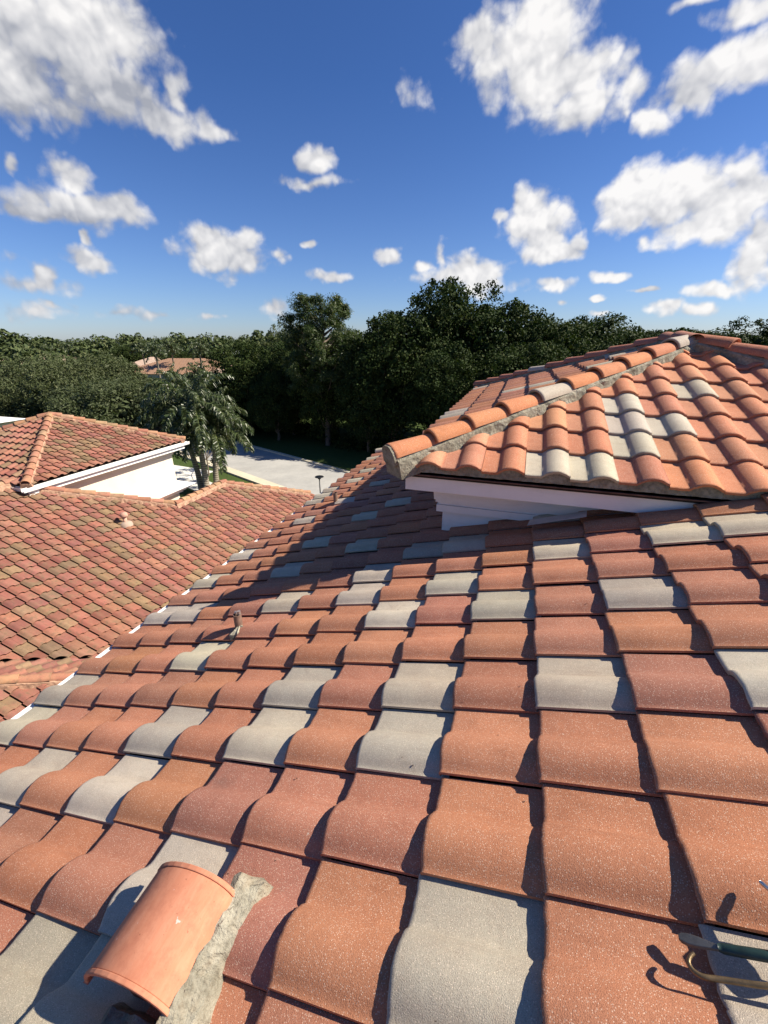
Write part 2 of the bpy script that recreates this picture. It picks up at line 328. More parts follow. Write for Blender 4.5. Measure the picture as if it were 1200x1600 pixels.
M_ROAD = concrete('road_surface', (.31, .305, .285), (.40, .39, .36)); M_KERB = concrete('kerb_concrete', (.50, .45, .33), (.60, .54, .41)); M_WALK = concrete('walk_concrete', (.58, .56, .50), (.68, .66, .60))

# ------------------------------------------------------------------ S-tile fields
def profile(side, n=20):
    t = np.linspace(0, 1, n)                       # barrel to the right (facing up the slope)
    t = np.sort(np.concatenate([t, [.42, .47, .985]]))
    pan = .006 * np.minimum(((t - .22) / .24) ** 2, 1.0) + .002
    x = np.clip(1 - ((t - .705) / .325) ** 2, 0, None)
    bar = .059 * x ** .80 
    k = .006
    h = np.log(np.exp(pan / k) + np.exp(bar / k)) * k - .003
    h = np.where(t > .93, np.maximum(h, .0235 - (t - .93) * .03), h)
    h = np.clip(h, .001, None)
    if side == 'L': return 1 - t[::-1], h[::-1]
    return t, h
def tile_field(eave, uph, pitch, W, E, irange, jrange, side, colfn, keep=None, lift=.025, amp=1.0, over=.03, nprof=20, zoff=0.0, bt=.019, et=.011, wf=1.0):
    """tiles on a plane through the horizontal line at point eave; uph is the horizontal up-slope unit vector;
    j counts along right = uph x Z.  Returns verts, faces, colours."""
    uph = Vector(uph).normalized(); right = uph.cross(Vector((0, 0, 1)))
    s = uph * math.cos(pitch) + Vector((0, 0, math.sin(pitch))); nn = s.cross(right) * -1
    if nn.z < 0: nn = -nn
    t, h = profile(side, nprof); n = len(t)
    top = h * 1.0
    us = [0.0, 0.004, .014, E * .5, E + over]
    VV = []; FF = []; CC = []; base = 0
    S = np.array(s); RI = np.array(right); NN = np.array(nn); O = np.array(eave, float)
    for i in irange:
        for j in jrange:
            cpt = O + S * (i + .5) * E + RI * (j + .5) * W
            if keep and not keep(cpt, i, j): continue
            c = np.array(colfn(i, j)); jit = RNG.normal(0, 1, 6)
            du = jit[0] * .004; dr = jit[1] * .0015; dz = jit[2] * .0015 + .001; sk = jit[3] * .005; tl = jit[4] * .0015
            rows = []
            jag = RNG.normal(0, .0011, n)
            for q, u in enumerate(us):
                f = 1 - u / E
                zz = top * amp + lift * f + dz + tl * (t - .5) * f * 2
                if q == 0: zz = zz - .0055
                if q == 1: zz = zz - .0016
                if q < 3: uu = u + du + sk * (t - .5) + jag * (1.0 if q < 2 else .4)
                else: uu = np.full(n, u)
                rr = (t - .5) * W * wf + W * .5 + dr
                P = O + np.outer(i * E + uu, S) + np.outer(j * W + rr, RI) + np.outer(zz + zoff, NN)
                rows.append(P)
            # butt face (own verts) down to the course below
            zz0 = top * amp + lift + dz - .0055 + tl * (t - .5) * 2; uu = du + sk * (t - .5) + jag
            b0 = O + np.outer(i * E + uu, S) + np.outer(j * W + rr, RI) + np.outer(zz0 + zoff, NN)
            b1 = O + np.outer(i * E + uu + .003, S) + np.outer(j * W + rr, RI) + np.outer(zz0 - bt + zoff, NN)
            # side edge at the barrel foot
            e = n - 1 if side == 'R' else 0
            e0 = np.array([rw[e] for rw in rows[:]]); e1 = e0 - NN * et 
            rows += [b0, b1, e0, e1]
            P = np.vstack(rows); nr = 5
            F = []
            for q in range(nr - 1):
                for k in range(n - 1): F.append((q * n + k, q * n + k + 1, (q + 1) * n + k + 1, (q + 1) * n + k))
            o2 = nr * n
            for k in range(n - 1): F.append((o2 + k + 1, o2 + k, o2 + n + k, o2 + n + k + 1))
            o3 = o2 + 2 * n
            for q in range(4): F.append((o3 + q, o3 + q + 1, o3 + 5 + q + 1, o3 + 5 + q))
            VV.append(P); FF += [tuple(a + base for a in f) for f in F]
            cc = np.tile(c, (len(P), 1)); VV_n = len(P)
            CC.append(cc); base += VV_n
    return [np.vstack(VV), FF, np.vstack(CC)]
def join_fields(fs):
    V = []; F = []; C = []; b = 0
    for v, f, c in fs:
        V.append(v); C.append(c); F += [tuple(a + b for a in q) for q in f]; b += len(v)
    return np.vstack(V), F, np.vstack(C)
def clip_field(fld, planes):
    """cut away everything outside the given planes (point, outward normal)"""
    me = bpy.data.meshes.new('tmp'); me.from_pydata(fld[0].tolist(), [], fld[1])
    at = me.attributes.new('tile_col', 'FLOAT_COLOR', 'POINT'); c = np.hstack([fld[2], np.ones((len(fld[2]), 1))]).astype(np.float32); at.data.foreach_set('color', c.ravel())
    bm = bmesh.new(); bm.from_mesh(me)
    for co, no in planes:
        bmesh.ops.bisect_plane(bm, geom=bm.verts[:] + bm.edges[:] + bm.faces[:], plane_co=co, plane_no=no, clear_outer=True)
    bm.to_mesh(me); bm.free()
    V = np.array([v.co[:] for v in me.vertices]); F = [tuple(p.vertices) for p in me.polygons]
    cc = np.zeros(len(V) * 4, np.float32); me.attributes['tile_col'].data.foreach_get('color', cc); C = cc.reshape(-1, 4)[:, :3].copy()
    bpy.data.meshes.remove(me); return [V, F, C]
NEW = [(.44, .194, .110), (.43, .184, .106), (.42, .184, .112), (.39, .174, .112), (.37, .168, .112), (.445, .197, .110), (.425, .19, .116)]
GREYC = [(.45, .398, .31), (.41, .365, .288), (.48, .425, .33)]
OLD = [(.305, .132, .092), (.285, .118, .086), (.25, .165, .098), (.30, .14, .095), (.235, .098, .075), (.21, .14, .088), (.27, .12, .092), (.28, .145, .10), (.25, .108, .085)]
def vary(c, a=.08): 
    k = 1 + random.uniform(-a, a); return (c[0] * k, c[1] * k * (1 + random.uniform(-.03, .03)), c[2] * k * (1 + random.uniform(-.06, .06)))
def newcol(greys=None, frac=0.0):
    def f(i, j):
        if greys is not None and (i, j) in greys or random.random() < frac: return vary(random.choice(GREYC))
        return vary(random.choice(NEW))
    return f
def oldcol(i, j): return vary(random.choice(OLD), .16)

def cap_run(p_low, p_high, n, r, palette, mat, parent, name='ridge_cap', thick=.016, flat=.86, first_end=True, mort=True, mortmat=None, msides=(1, 1), mw=.11, mz=.0):
    """overlapping half-round ridge tiles from the low end to the high end"""
    p0 = Vector(p_low); p1 = Vector(p_high); d = (p1 - p0); Lt = d.length; d.normalize(); ex = Lt / n
    side = d.cross(Vector((0, 0, 1))).normalized(); upv = side.cross(d).normalized()
    if upv.z < 0: upv = -upv
    for k in range(n):
        c = palette(k) if callable(palette) else vary(random.choice(palette))
        mb = MB(); m = 14; rows = [(-.0, 1.0, .0), (.004, 1.05, 0), (.02, 1.06, 0), (.5, .97, 0), (1.12, .86, 0)]
        V = []; jx = random.uniform(-.006, .006); jr = random.uniform(-.03, .03)
        for (u, s_, _) in rows:
            uu = u * ex if u > .1 else u
            for q in range(m + 1):
                a = math.pi * q / m
                rr = r * s_; z = math.sin(a) * rr * flat; x = math.cos(a) * rr
                lift = .022 * (1 - u) if u < 1 else -.004
                V.append(p0 + d * (k * ex + uu + jx) + side * (x + jr * .2) + upv * (z + lift))
        F = []
        for a in range(len(rows) - 1):
            for q in range(m): F.append((a * (m + 1) + q, a * (m + 1) + q + 1, (a + 1) * (m + 1) + q + 1, (a + 1) * (m + 1) + q))
        # lower end ring: thickness
        b = len(V)
        for rad in (1.0, 1.0 - thick / r):
            for q in range(m + 1):
                a = math.pi * q / m; V.append(p0 + d * (k * ex + jx) + side * (math.cos(a) * r * rad + jr * .2) + upv * (math.sin(a) * r * rad * flat + .022))
        for q in range(m + 1):
            a = math.pi * q / m; rad = 1 - thick / r - .02; V.append(p0 + d * (k * ex + jx + ex * .9) + side * (math.cos(a) * r * rad * .86) + upv * (math.sin(a) * r * rad * .86 * flat - .008))
        for q in range(m):
            F.append((b + q + 1, b + q, b + m + 1 + q, b + m + 2 + q)); F.append((b + m + 2 + q, b + m + 1 + q, b + 2 * (m + 1) + q, b + 2 * (m + 1) + q + 1))
        mb.add(V, F, c); mb.build(name, mat, parent, smooth=True)
    if mort:
        # mortar bedding, rough wedge under the caps
        seg = max(6, int(Lt / .05)); V = []; F = []
        from mathutils import noise
        prof = [(-mw, -.12), (-mw * .9, -.05), (-r * 1.06, -.012), (-r * .82, .012), (r * .82, .012), (r * 1.06, -.012), (mw * .9, -.05), (mw, -.12)]
        for a in range(seg + 1):
            u = a / seg * (Lt + .02) + .008
            for (x, z) in prof:
                P = p0 + d * u + side * x + upv * (z + mz)
                P += (noise.noise_vector(P * 14) * .014 + noise.noise_vector(P * 45) * .006) * (1 if z < .01 else .3)
                if z < -.1: P = p0 + d * u + side * (x * (1 + .25 * noise.noise(P * 9))) + upv * (z + mz - .03)
                V.append(P)
        m = len(prof)
        for a in range(seg):
            for q in range(m - 1): F.append((a * m + q, a * m + q + 1, (a + 1) * m + q + 1, (a + 1) * m + q))
        F += [tuple(range(m)), tuple(range(seg * m + m - 1, seg * m - 1, -1))]
        mkobj('mortar_bed', V, F, mortmat or M_MORT, parent)
# ------------------------------------------------------------------ ground, road
def sheet(name, pts, z, mat, kind='structure', thick=None):
    V = [(x, y, z) for x, y in pts]
    if thick is None: o = mkobj(name, V, [tuple(range(len(V)))], mat)
    else:
        n = len(V); V += [(x, y, z - thick) for x, y in pts]
        o = mkobj(name, V, [tuple(range(n))] + [((i + 1) % n, i, n + i, n + (i + 1) % n) for i in range(n)], mat)
    return tag(o, kind=kind)
def offset_line(pl, d):
    out = []
    for i, p in enumerate(pl):
        a = Vector(pl[max(i - 1, 0)]); b = Vector(pl[min(i + 1, len(pl) - 1)]); t = (b - a).normalized(); nrm = Vector((-t.y, t.x)); out.append(tuple(Vector(p) + nrm * d))
    return out
def band(name, pl, d0, d1, z, mat, thick=None):
    a = offset_line(pl, d0); b = offset_line(pl, d1); n = len(pl)
    V = [(x, y, z) for x, y in a] + [(x, y, z) for x, y in b]; F = [(i, i + 1, n + i + 1, n + i) for i in range(n - 1)]
    if thick:
        V += [(x, y, z - thick) for x, y in a] + [(x, y, z - thick) for x, y in b]
        F += [(i + 1, i, 2 * n + i, 2 * n + i + 1) for i in range(n - 1)] + [(n + i, n + i + 1, 3 * n + i + 1, 3 * n + i) for i in range(n - 1)]
    return tag(mkobj(name, V, F, mat), kind='structure')
S_ = 2500
sheet('ground', [(-S_, -S_), (S_, -S_), (S_, S_), (-S_, S_)], GZ, M_LAWN)
NEAR = [(-75, 47), (-50, 38), (-35, 32.2), (-26.9, 28.7), (-20, 25.8), (-13.6, 23.0), (-5, 19.3), (8, 14)]
band('road', NEAR, 0, 5.2, GZ + .02, M_ROAD)
band('kerb', NEAR, -.75, 0, GZ + .12, M_KERB, .13)
band('far_kerb', NEAR, 5.2, 5.5, GZ + .12, M_KERB, .13)
band('path', NEAR, -4.3, -2.7, GZ + .03, M_WALK, .05)
band('path', [(-24.6, 19), (-24.3, 22), (-23.9, 25.5)], -2.2, 2.2, GZ + .036, M_WALK)

# ------------------------------------------------------------------ own house
PA = .3122; TA = math.tan(PA); ZA = -1.3705
EA = .3328; W0 = .305; X0A = .2199 * math.cos(PA); Y0A = .7032
def za(x): return ZA + x * TA
house = empty('tiled_house', (1.2, 3.5, GZ), 'two storey cream house under the new orange and grey tile roof we look down from', 'house')
GREY = set(GREYSET)
rgt = Vector((0, -1, 0))
# right = uph x Z for +X is -Y: j counts towards the camera, so tile j spans y from -jW-W .. -jW
def keepA(c, i, j):
    x, y = c[0], c[1]
    if x > 3.4: return False
    if x > 1.3 and y > 3.45 + .968 * (x - 1.3): return False
    if -.15 < x <= 1.3 and y > 3.75: return False
    if x > 1.3 and y < -2.2: return False
    return True
def colA(i, j):
    k = i - 10; jj = -j - 1
    if (k, jj) in GREY or (jj > 21 and random.random() < .16) or (k > 3 and random.random() < .12): return vary(random.choice(GREYC))
    return vary(random.choice(NEW), .09)
# node (k, jj): y = Y0A + jj*W0 is the near edge (right side) of tile jj
kx = X0A + (-10) * EA * math.cos(PA)
Aorg = (kx, Y0A, za(kx) - .032)
fA_ = tile_field(Aorg, (1, 0, 0), PA, W0, EA, range(0, 22), range(-26, 9), 'R', colA, keepA, nprof=24)
main = mkobj('main_roof', fA_[0], fA_[1], M_TILE, house, True, {'tile_col': fA_[2]})
YF = Y0A + 26 * W0
dk = MB(); sA = Vector((math.cos(PA), 0, math.sin(PA))); nA_ = Vector((-math.sin(PA), 0, math.cos(PA)))
def slab(mb, pts, thick, nrm):
    n = len(pts); P = [Vector(p) for p in pts]; Q = [p - Vector(nrm) * thick for p in P]
    mb.add(P + Q, [tuple(range(n)), tuple(range(2 * n - 1, n - 1, -1))] + [((i + 1) % n, i, n + i, n + (i + 1) % n) for i in range(n)])
y0_, y1_ = -2.1, YF - .02
slab(dk, [(kx + .05, y0_, za(kx + .05) - .065), (3.4, y0_, za(3.4) - .065), (3.4, y1_, za(3.4) - .065), (kx + .05, y1_, za(kx + .05) - .065)], .12, nA_)
dk.build('roof_deck', M_DECK, house)
# rake tiles closing the far end
cap_run((kx + .02, YF + .03, za(kx) + .02), (.2, YF + .03, za(.2) + .02), 9, .085, lambda k: vary(random.choice(NEW if k % 4 else GREYC)), M_TILE, main, 'rake_tile', mort=False)
# white gutter along the lower eave
g = MB(); gz = za(kx) - .035
g.prism([(.05, 0), (-.03, 0), (-.03, -.004), (-.04, -.004), (-.04, .004), (-.05, .004), (-.05, -.03), (-.02, -.12), (.05, -.12)], (kx - .0, -2.1, gz + .02), (kx - .0, YF, gz + .02), (1, 0, 0), (0, 0, 1))
g.build('gutter', M_WHITE, house)
wl = MB(); wl.box((kx + .35, -1.8, GZ), (8.5, YF - .25, za(kx + .35) - .3)); wl.build('wall', M_STUC, house)
ws = MB()
M_GLASS = simple('dark_glass', (.03, .04, .05), .1, .6)
for y in (-.5, 2.6, 5.6):
    ws = MB(); ws.box((kx + .33, y, -5.2), (kx + .4, y + 1.2, -3.7)); ws.build('window', M_GLASS, house)

# upper hip roof
PD = math.atan(1 / 3); XD, YD, ZD = -.85, 2.93, -.875
XD2, YD2 = 4.05, 8.7; WD = .2925
GD = {(0, 3), (0, 4), (1, 5), (2, 5), (2, 6), (3, 5), (4, 7), (2, 9)}
def colD(i, j):
    if (i, j) in GD: return vary((.44, .395, .315), .06)
    return vary(random.choice([(.50, .215, .115), (.47, .20, .115), (.48, .23, .13), (.43, .19, .115)]), .08)
def colL(i, j):
    return vary(random.choice(GREYC)) if random.random() < .17 else vary(random.choice(NEW))
mid = Vector(((XD + XD2) / 2, (YD + YD2) / 2, 0)); hw = (XD2 - XD) / 2
e = .02
pl = lambda co, no: (Vector(co), Vector(no))
fr = tile_field((XD + .06, YD, ZD), (0, 1, 0), PD, WD, EA, range(0, 8), range(-1, 18), 'R', colD, nprof=22, amp=.9)
fr = clip_field(fr, [pl((XD, YD, 0), (-1, 1, 0)), pl((XD2, YD, 0), (1, 1, 0))])
lf = tile_field((XD, YD + .06, ZD), (1, 0, 0), PD, .30, EA, range(0, 8), range(-21, 1), 'R', colL, nprof=16)
lf = clip_field(lf, [pl((XD, YD, 0), (1, -1, 0)), pl((XD, YD2, 0), (1, 1, 0)), pl((XD + hw, 0, 0), (1, 0, 0))])
rf = tile_field((XD2, YD + .06, ZD), (-1, 0, 0), PD, .30, EA, range(0, 8), range(-1, 21), 'R', colL, nprof=8)
rf[0] = rf[0]; 
rf = tile_field((XD2, YD, ZD), (-1, 0, 0), PD, .30, EA, range(0, 8), range(0, 20), 'R', colL, nprof=8)
rf = clip_field(rf, [pl((XD2, YD, 0), (-1, -1, 0)), pl((XD2, YD2, 0), (-1, 1, 0)), pl((XD + hw, 0, 0), (-1, 0, 0))])
bk = tile_field((XD2, YD2, ZD), (0, -1, 0), PD, .30, EA, range(0, 8), range(0, 17), 'R', colL, nprof=8)
bk = clip_field(bk, [pl((XD, YD2, 0), (-1, -1, 0)), pl((XD2, YD2, 0), (1, -1, 0))])
fd = join_fields([fr, lf, rf, bk])
hip = mkobj('hip_roof', fd[0], fd[1], M_TILE, house, True, {'tile_col': fd[2]})
ap1 = Vector((XD + hw, YD + hw, ZD + hw / 3)); ap2 = Vector((XD + hw, YD2 - hw, ZD + hw / 3))
c00, c10, c01, c11 = [Vector(p) for p in ((XD, YD, ZD), (XD2, YD, ZD), (XD, YD2, ZD), (XD2, YD2, ZD))]
dk = MB()
def low(p, d=.025): return Vector(p) - Vector((0, 0, d))
ins = .03
P = [low(c00 + Vector((ins, ins, 0))), low(c10 + Vector((-ins, ins, 0))), low(c11 + Vector((-ins, -ins, 0))), low(c01 + Vector((ins, -ins, 0))), low(ap1), low(ap2)]
bt = [p - Vector((0, 0, .05)) for p in P[:4]]
dk.add(P + bt, [(0, 1, 4), (1, 2, 5, 4), (2, 3, 5), (3, 0, 4, 5), (9, 8, 7, 6), (0, 6, 7, 1), (1, 7, 8, 2), (2, 8, 9, 3), (3, 9, 6, 0)])
dk.build('hip_roof_deck', M_DECK, house)
ORG = [(.52, .215, .105), (.50, .21, .11), (.47, .195, .115), (.53, .23, .12)]
def capc(k): return vary((.43, .385, .305), .04) if k in (4, 9) else vary(random.choice(ORG), .06)
z5 = Vector((0, 0, .070))
cap_run(c00 + z5 + Vector((-.03, -.03, 0)), ap1 + z5 + Vector((.02, .02, .0)), 10, .098, capc, M_TILE, hip, mw=.118)
cap_run(c10 + z5, ap1 + z5 + Vector((.05, -.02, .0)), 10, .098, lambda k: vary((.42, .175, .11), .08), M_TILE, hip, mw=.118)
cap_run(c01 + z5, ap2 + z5, 10, .09, lambda k: vary(random.choice(GREYC)) if k == 4 else vary((.40, .165, .11), .1), M_TILE, hip)
cap_run(c11 + z5, ap2 + z5, 10, .09, lambda k: vary(random.choice(NEW)), M_TILE, hip)
cap_run(ap2 + z5, ap1 + z5 + Vector((0, -.1, 0)), 2, .095, lambda k: vary((.36, .16, .11), .08), M_TILE, hip)
# mortar plug on the lowest cap and bird stops under the front eave
mb = MB(); V = []; m = 12; dh = (ap1 - c00).normalized(); sd_ = dh.cross(Vector((0, 0, 1))).normalized(); ud = sd_.cross(dh); ud = ud if ud.z > 0 else -ud
base = c00 + z5 + Vector((-.03, -.03, 0)) - dh * .012
ring = [(math.cos(math.pi * q / m) * .098, math.sin(math.pi * q / m) * .098 * .86 + .02) for q in range(m + 1)] + [(-.10, -.035), (-.06, -.055), (.05, -.055), (.09, -.035)]
for dd in (0, .06):
    V += [base + dh * dd + sd_ * x + ud * z for x, z in ring]
n = len(ring); V = rough_up(V, .006, 30); mb.add(V, [tuple(range(n))] + [(i, (i + 1) % n, n + (i + 1) % n, n + i) for i in range(n)]); mb.build('mortar_plug', M_MORT, hip)
bs = MB()
from mathutils import noise as _ns
V = []; F = []; nseg = 420; _tp, _hp = profile('R', 30)
for a in range(nseg + 1):
    x = XD + .04 + (XD2 - XD - .1) * a / nseg
    tt_ = ((x - XD - .06) / WD) % 1; hb = float(np.interp(tt_, _tp, _hp)) * .9 + .025 - .016
    for (yy, zz) in ((.021, -.03), (.021, hb), (.10, hb)):
        V.append(Vector((x, YD + yy, ZD + zz)) + _ns.noise_vector(Vector((x * 25, zz * 30, 0))) * .003)
for a in range(nseg):
    for q in range(2): F.append((a * 3 + q, a * 3 + 3 + q, a * 3 + 4 + q, a * 3 + 1 + q))
bs.add(V, F)
bs.box((XD + .01, YD + .05, ZD - .03), (XD + .06, YD2 - .05, ZD + .05)); bs.build('bird_stop', M_MORT, hip)
# brown drip edge, white fascia, stepped cornice
dr = MB()
dr.box((XD + .045, YD + .03, ZD - .055), (XD2, YD + .052, ZD + .012)); dr.box((XD + .045, YD + .0522, ZD - .055), (XD + .067, YD2, ZD + .012))
dr.box((XD + .045, YD + .012, ZD - .057), (XD2, YD + .0298, ZD - .048))
o = dr.build('drip_edge', M_DRIP, house)
fs = MB(); FX, FY = XD + .07, YD + .055
fs.box((FX, FY, ZD - .19), (XD2 - .07, FY + .03, ZD - .05)); fs.box((FX, FY + .0302, ZD - .19), (FX + .03, YD2, ZD - .05))
fs.box((FX + .0302, FY + .0302, ZD - .14), (XD2 - .1, YD2 - .1, ZD - .12))   # soffit
bevel(fs.build('fascia', M_FASC, house), .003)
co = MB()
def ring_board(ins, z0, z1, prof=None):
    x0, y0 = FX + ins, FY + ins
    if prof is None: co.box((x0, y0, z0), (XD2 - ins, YD2 - ins, z1))
ring_board(.15, ZD - .19, ZD - .1405)
for q in range(7):   # ogee crown
    a = q / 6; ins = .155 + .075 * a + .012 * math.sin(a * 2 * math.pi); z1 = ZD - .1905 - .026 * q
    ring_board(ins, z1 - .0258, z1)
ring_board(.215, ZD - .432, ZD - .373); ring_board(.262, ZD - .62, ZD - .4325)
o = co.build('cornice', M_FASC, house)
wl = MB(); wl.box((FX + .32, FY + .32, za(-.4) - .5), (XD2 - .32, YD2 - .32, ZD - .3355)); wl.build('upper_wall', M_FLASH, house)
# step flashing where the upper wall meets the tiles
ff = MB()
ff.add([(FX + .95, FY + .05, za(FX + .95) + .092), (FX + 1.32, FY + .05, za(FX + 1.32) + .092), (FX + 1.30, FY - .09, za(FX + 1.30) + .105), (FX + .93, FY - .07, za(FX + .93) + .1)], [(0, 1, 2, 3)])
ff.build('flashing', M_FLASH, house)

# ------------------------------------------------------------------ things on the new roof
def plane_pt(x, y, h=0): return Vector((x, y, za(x) + h))
# salmon hooded vent
vx, vy = -.76, .285
vent = empty('roof_vent', (vx, vy + .13, za(vx)), 'salmon painted half barrel roof vent bedded in grey mortar on the near tiles', 'roof vent')
def frame(x, z): return Vector((vx, 0, za(vx))) + sA * x + nA_ * z     # local cross-section frame
prof = []
for q in range(19):
    a = R(-28 + 196 * q / 18); prof.append((math.cos(a) * .155 + .006, math.sin(a) * .100 + .066))
inner = [((x - .006) * .93 + .006, (z - .066) * .92 + .066) for x, z in prof]
yN, yF = vy - .005, vy + .255
def shell(mb, pr, ir, y0, y1, seg=1, flare=None):
    n = len(pr); V = []
    for s in range(seg + 1):
        y = y0 + (y1 - y0) * s / seg
        for x, z in pr: V.append(frame(x, z) + Vector((0, y, 0)))
        for x, z in ir: V.append(frame(x, z) + Vector((0, y, 0)))
    F = []
    for s in range(seg):
        o = s * 2 * n
        for q in range(n - 1):
            F.append((o + q, o + 2 * n + q, o + 2 * n + q + 1, o + q + 1)); F.append((o + n + q + 1, o + 3 * n + q + 1, o + 3 * n + q, o + n + q))
        for q in (0, n - 1): F.append((o + q, o + n + q, o + 3 * n + q, o + 2 * n + q))
    for o, fl in ((0, 1), (seg * 2 * n, -1)):
        for q in range(n - 1):
            f = (o + q, o + q + 1, o + n + q + 1, o + n + q); F.append(f if fl > 0 else f[::-1])
    mb.add(V, F)
sh = MB(); shell(sh, prof, inner, yN + .012, yF - .014, 4)
hood = sh.build('hood', M_VENT, vent, smooth=True); bevel(hood, .002, 2, 50)
big = [((x - .006) * 1.022 + .006, (z - .066) * 1.025 + .066) for x, z in prof]
for nm, a, b in (('rim', yN, yN + .0118), ('rim', yF - .0138, yF)):
    sh = MB(); shell(sh, big, inner, a, b, 1); bevel(sh.build(nm, M_VENT, hood, smooth=False), .0025, 2, 50)
bd = MB(); bp = [(.135, -.03), (.135, .06), (.10, .105), (.03, .135), (-.055, .13), (-.075, .09), (-.075, -.03)]
bd.prism(bp, Vector((vx, yN + .035, za(vx))), Vector((vx, yF - .03, za(vx))), sA, nA_); bevel(bd.build('vent_body', M_VENT, vent), .004)
mm = MB(); V = []; F = []; segs = 26
pr = [(.115, -.02), (.140, .085), (.160, .082), (.172, .07), (.182, .055), (.198, .035), (.206, -.03)]
for a in range(segs + 1):
    y = yN - .06 + (yF - yN + .13) * a / segs
    for q, (x, z) in enumerate(pr):
        w_ = 1 if q < 2 else 1 + .35 * _ns.noise(Vector((y * 9, q * .2, 3)))
        ed = min(1, min(a, segs - a) / 2 + .25) * (1 + .18 * _ns.noise(Vector((y * 22, 1, q * .7))))
        P = frame(.12 + (x - .12) * w_, z * ed - (1 - ed) * .01) + Vector((0, y, 0)); P += _ns.noise_vector(P * 22) * .009 + _ns.noise_vector(P * 50) * .006 + _ns.noise_vector(P * 110) * .0025; V.append(P)
n = len(pr)
for a in range(segs):
    for q in range(n - 1): F.append((a * n + q, a * n + q + 1, (a + 1) * n + q + 1, (a + 1) * n + q))
F += [tuple(range(n)), tuple(range(segs * n + n - 1, segs * n - 1, -1))]
mm.add(V, F)
V = []; F = []    # mortar spread on the tiles beside and below the vent
for a in range(15):
    for b in range(9):
        x = -.12 + .26 * a / 14; y = yN - .075 + .09 * b / 8
        edge = min(a, 14 - a) / 3; edge = min(1, edge); edge *= min(1, min(b, 8 - b) / 2.0)
        P = frame(x, -.02 + .055 * edge + .02 * _ns.noise(Vector((x * 18, y * 18, 0)))) + Vector((0, y, 0)); V.append(P + _ns.noise_vector(P * 50) * .004)
for a in range(14):
    for b in range(8): F.append((a * 9 + b, a * 9 + 9 + b, a * 9 + 10 + b, a * 9 + 1 + b))
mm.add(V, F)
mm.build('mortar', M_MORT, vent, smooth=False)
# crack / dried drip on the mortar
ck = MB(); ck.tube([frame(.16, .075) + Vector((0, yN + .06, 0)), frame(.165, .066) + Vector((0, yN + .02, 0)), frame(.175, .05) + Vector((0, yN - .015, 0)), frame(.178, .045) + Vector((0, yN - .04, 0))], [.003, .005, .004, .006], 6)
ck.build('sealant_drip', simple('dark_sealant', (.05, .035, .03), .5), vent)

def stub(x, y, h, r, label, cap=True):
    b = plane_pt(x, y, .05)
    t = empty('vent_pipe', b, label, 'vent pipe')
    mp = simple('brown_pipe_' + str(round(x, 1)), (.20, .13, .10), .55, .4, .2, .25, 25, .1)
    p = MB(); V = []; n = 20
    for (rr, z) in ((r, -.05), (r, h), (r * .86, h), (r * .86, h - .05)):
        for q in range(n): an = 2 * math.pi * q / n; V.append(b + Vector((math.cos(an) * rr, math.sin(an) * rr, z)))
    F = [(a * n + q, a * n + (q + 1) % n, a * n + n + (q + 1) % n, a * n + n + q) for a in range(3) for q in range(n)] + [tuple(3 * n + q for q in range(n))]
    p.add(V, F); p.build('pipe', mp, t, smooth=False)
    if cap:
        c = MB(); c.tube([b + Vector((-r * .5, -.0, h + .012)), b + Vector((r * .2, .0, h + .014))], r * .42, 10)
        c.tube([b + Vector((r * .35, r * .3, h - .02)), b + Vector((r * .4, r * .3, h + .024))], r * .42, 10); c.build('lead_flange', simple('worn_lead' + str(x), (.36, .30, .27), .35, .5, .5, .2, 30, .2), t)
        mo = MB(); V = []; nn_ = 18
        V.append(b + Vector((.015, -.01, .022)))
        for q in range(nn_):
            an = 2 * math.pi * q / nn_; rr = .055 * (1 + .35 * math.sin(an * 3 + 1) * .6 + .2 * math.sin(an * 5)); V.append(plane_pt(b.x + .015 + math.cos(an) * rr * .8, b.y - .02 + math.sin(an) * rr * 1.1, .030 + (.0 if q % 3 else .010)))
        for q in range(nn_): 
            v = V[1 + q]; V.append(Vector((v.x, v.y, v.z - .07)))
        mo.add(V, [(0, 1 + q, 1 + (q + 1) % nn_) for q in range(nn_)] + [(1 + (q + 1) % nn_, 1 + q, 1 + nn_ + q, 1 + nn_ + (q + 1) % nn_) for q in range(nn_)]); mo.build('mortar_collar', M_MORT, t)
    return t
stub(-1.735, 2.01, .10, .028, 'short brown vent pipe with a crumpled lead cap in the middle of the sunlit tiles')
stub(-2.33, 5.03, .12, .030, 'plain brown vent pipe far up near the gutter end of the new roof', cap=False)

# hand tool lying on the right-hand tiles
def at(x, y, h): return plane_pt(x, y, h)
tool = empty('hand_tool', at(.52, .61, .06), 'worn hand tool with dark green grip and curled brown wire hook', 'tool')
MSTEEL = simple('worn_steel', (.16, .15, .13), .42, .5, .7, .35, 40, .2); MGRIP = simple('green_rubber_grip', (.012, .035, .030), .45, .5, 0, .3, 30, .1); MBRASS = simple('tarnished_wire', (.22, .15, .075), .38, .5, .6, .35, 40, .15)
def ray_pt(px, py, h):     # a point on the tiles given in the photo's grid, raised by h
    d = rt * ((px - 600) / 648.08) - up * ((py - 800) / 648.08) + fw
    t = (ZA + h) / (d.z - d.x * TA); return d * t
T0 = ray_pt(1060, 1463, .014); T1 = ray_pt(1122, 1481, .030); T2 = ray_pt(1215, 1497, .038); T3 = ray_pt(1330, 1515, .045)
b = MB(); dirt = (T1 - T0).normalized(); sdv = dirt.cross(nA_).normalized()
prf = [(-.012, -.002), (-.009, .002), (.009, .002), (.012, -.002)]
V = []; F = []
st = [(0, .5), (.08, .95), (.25, 1.2), (.45, 1.15), (.75, .8), (1, .55), (1.1, .55)]
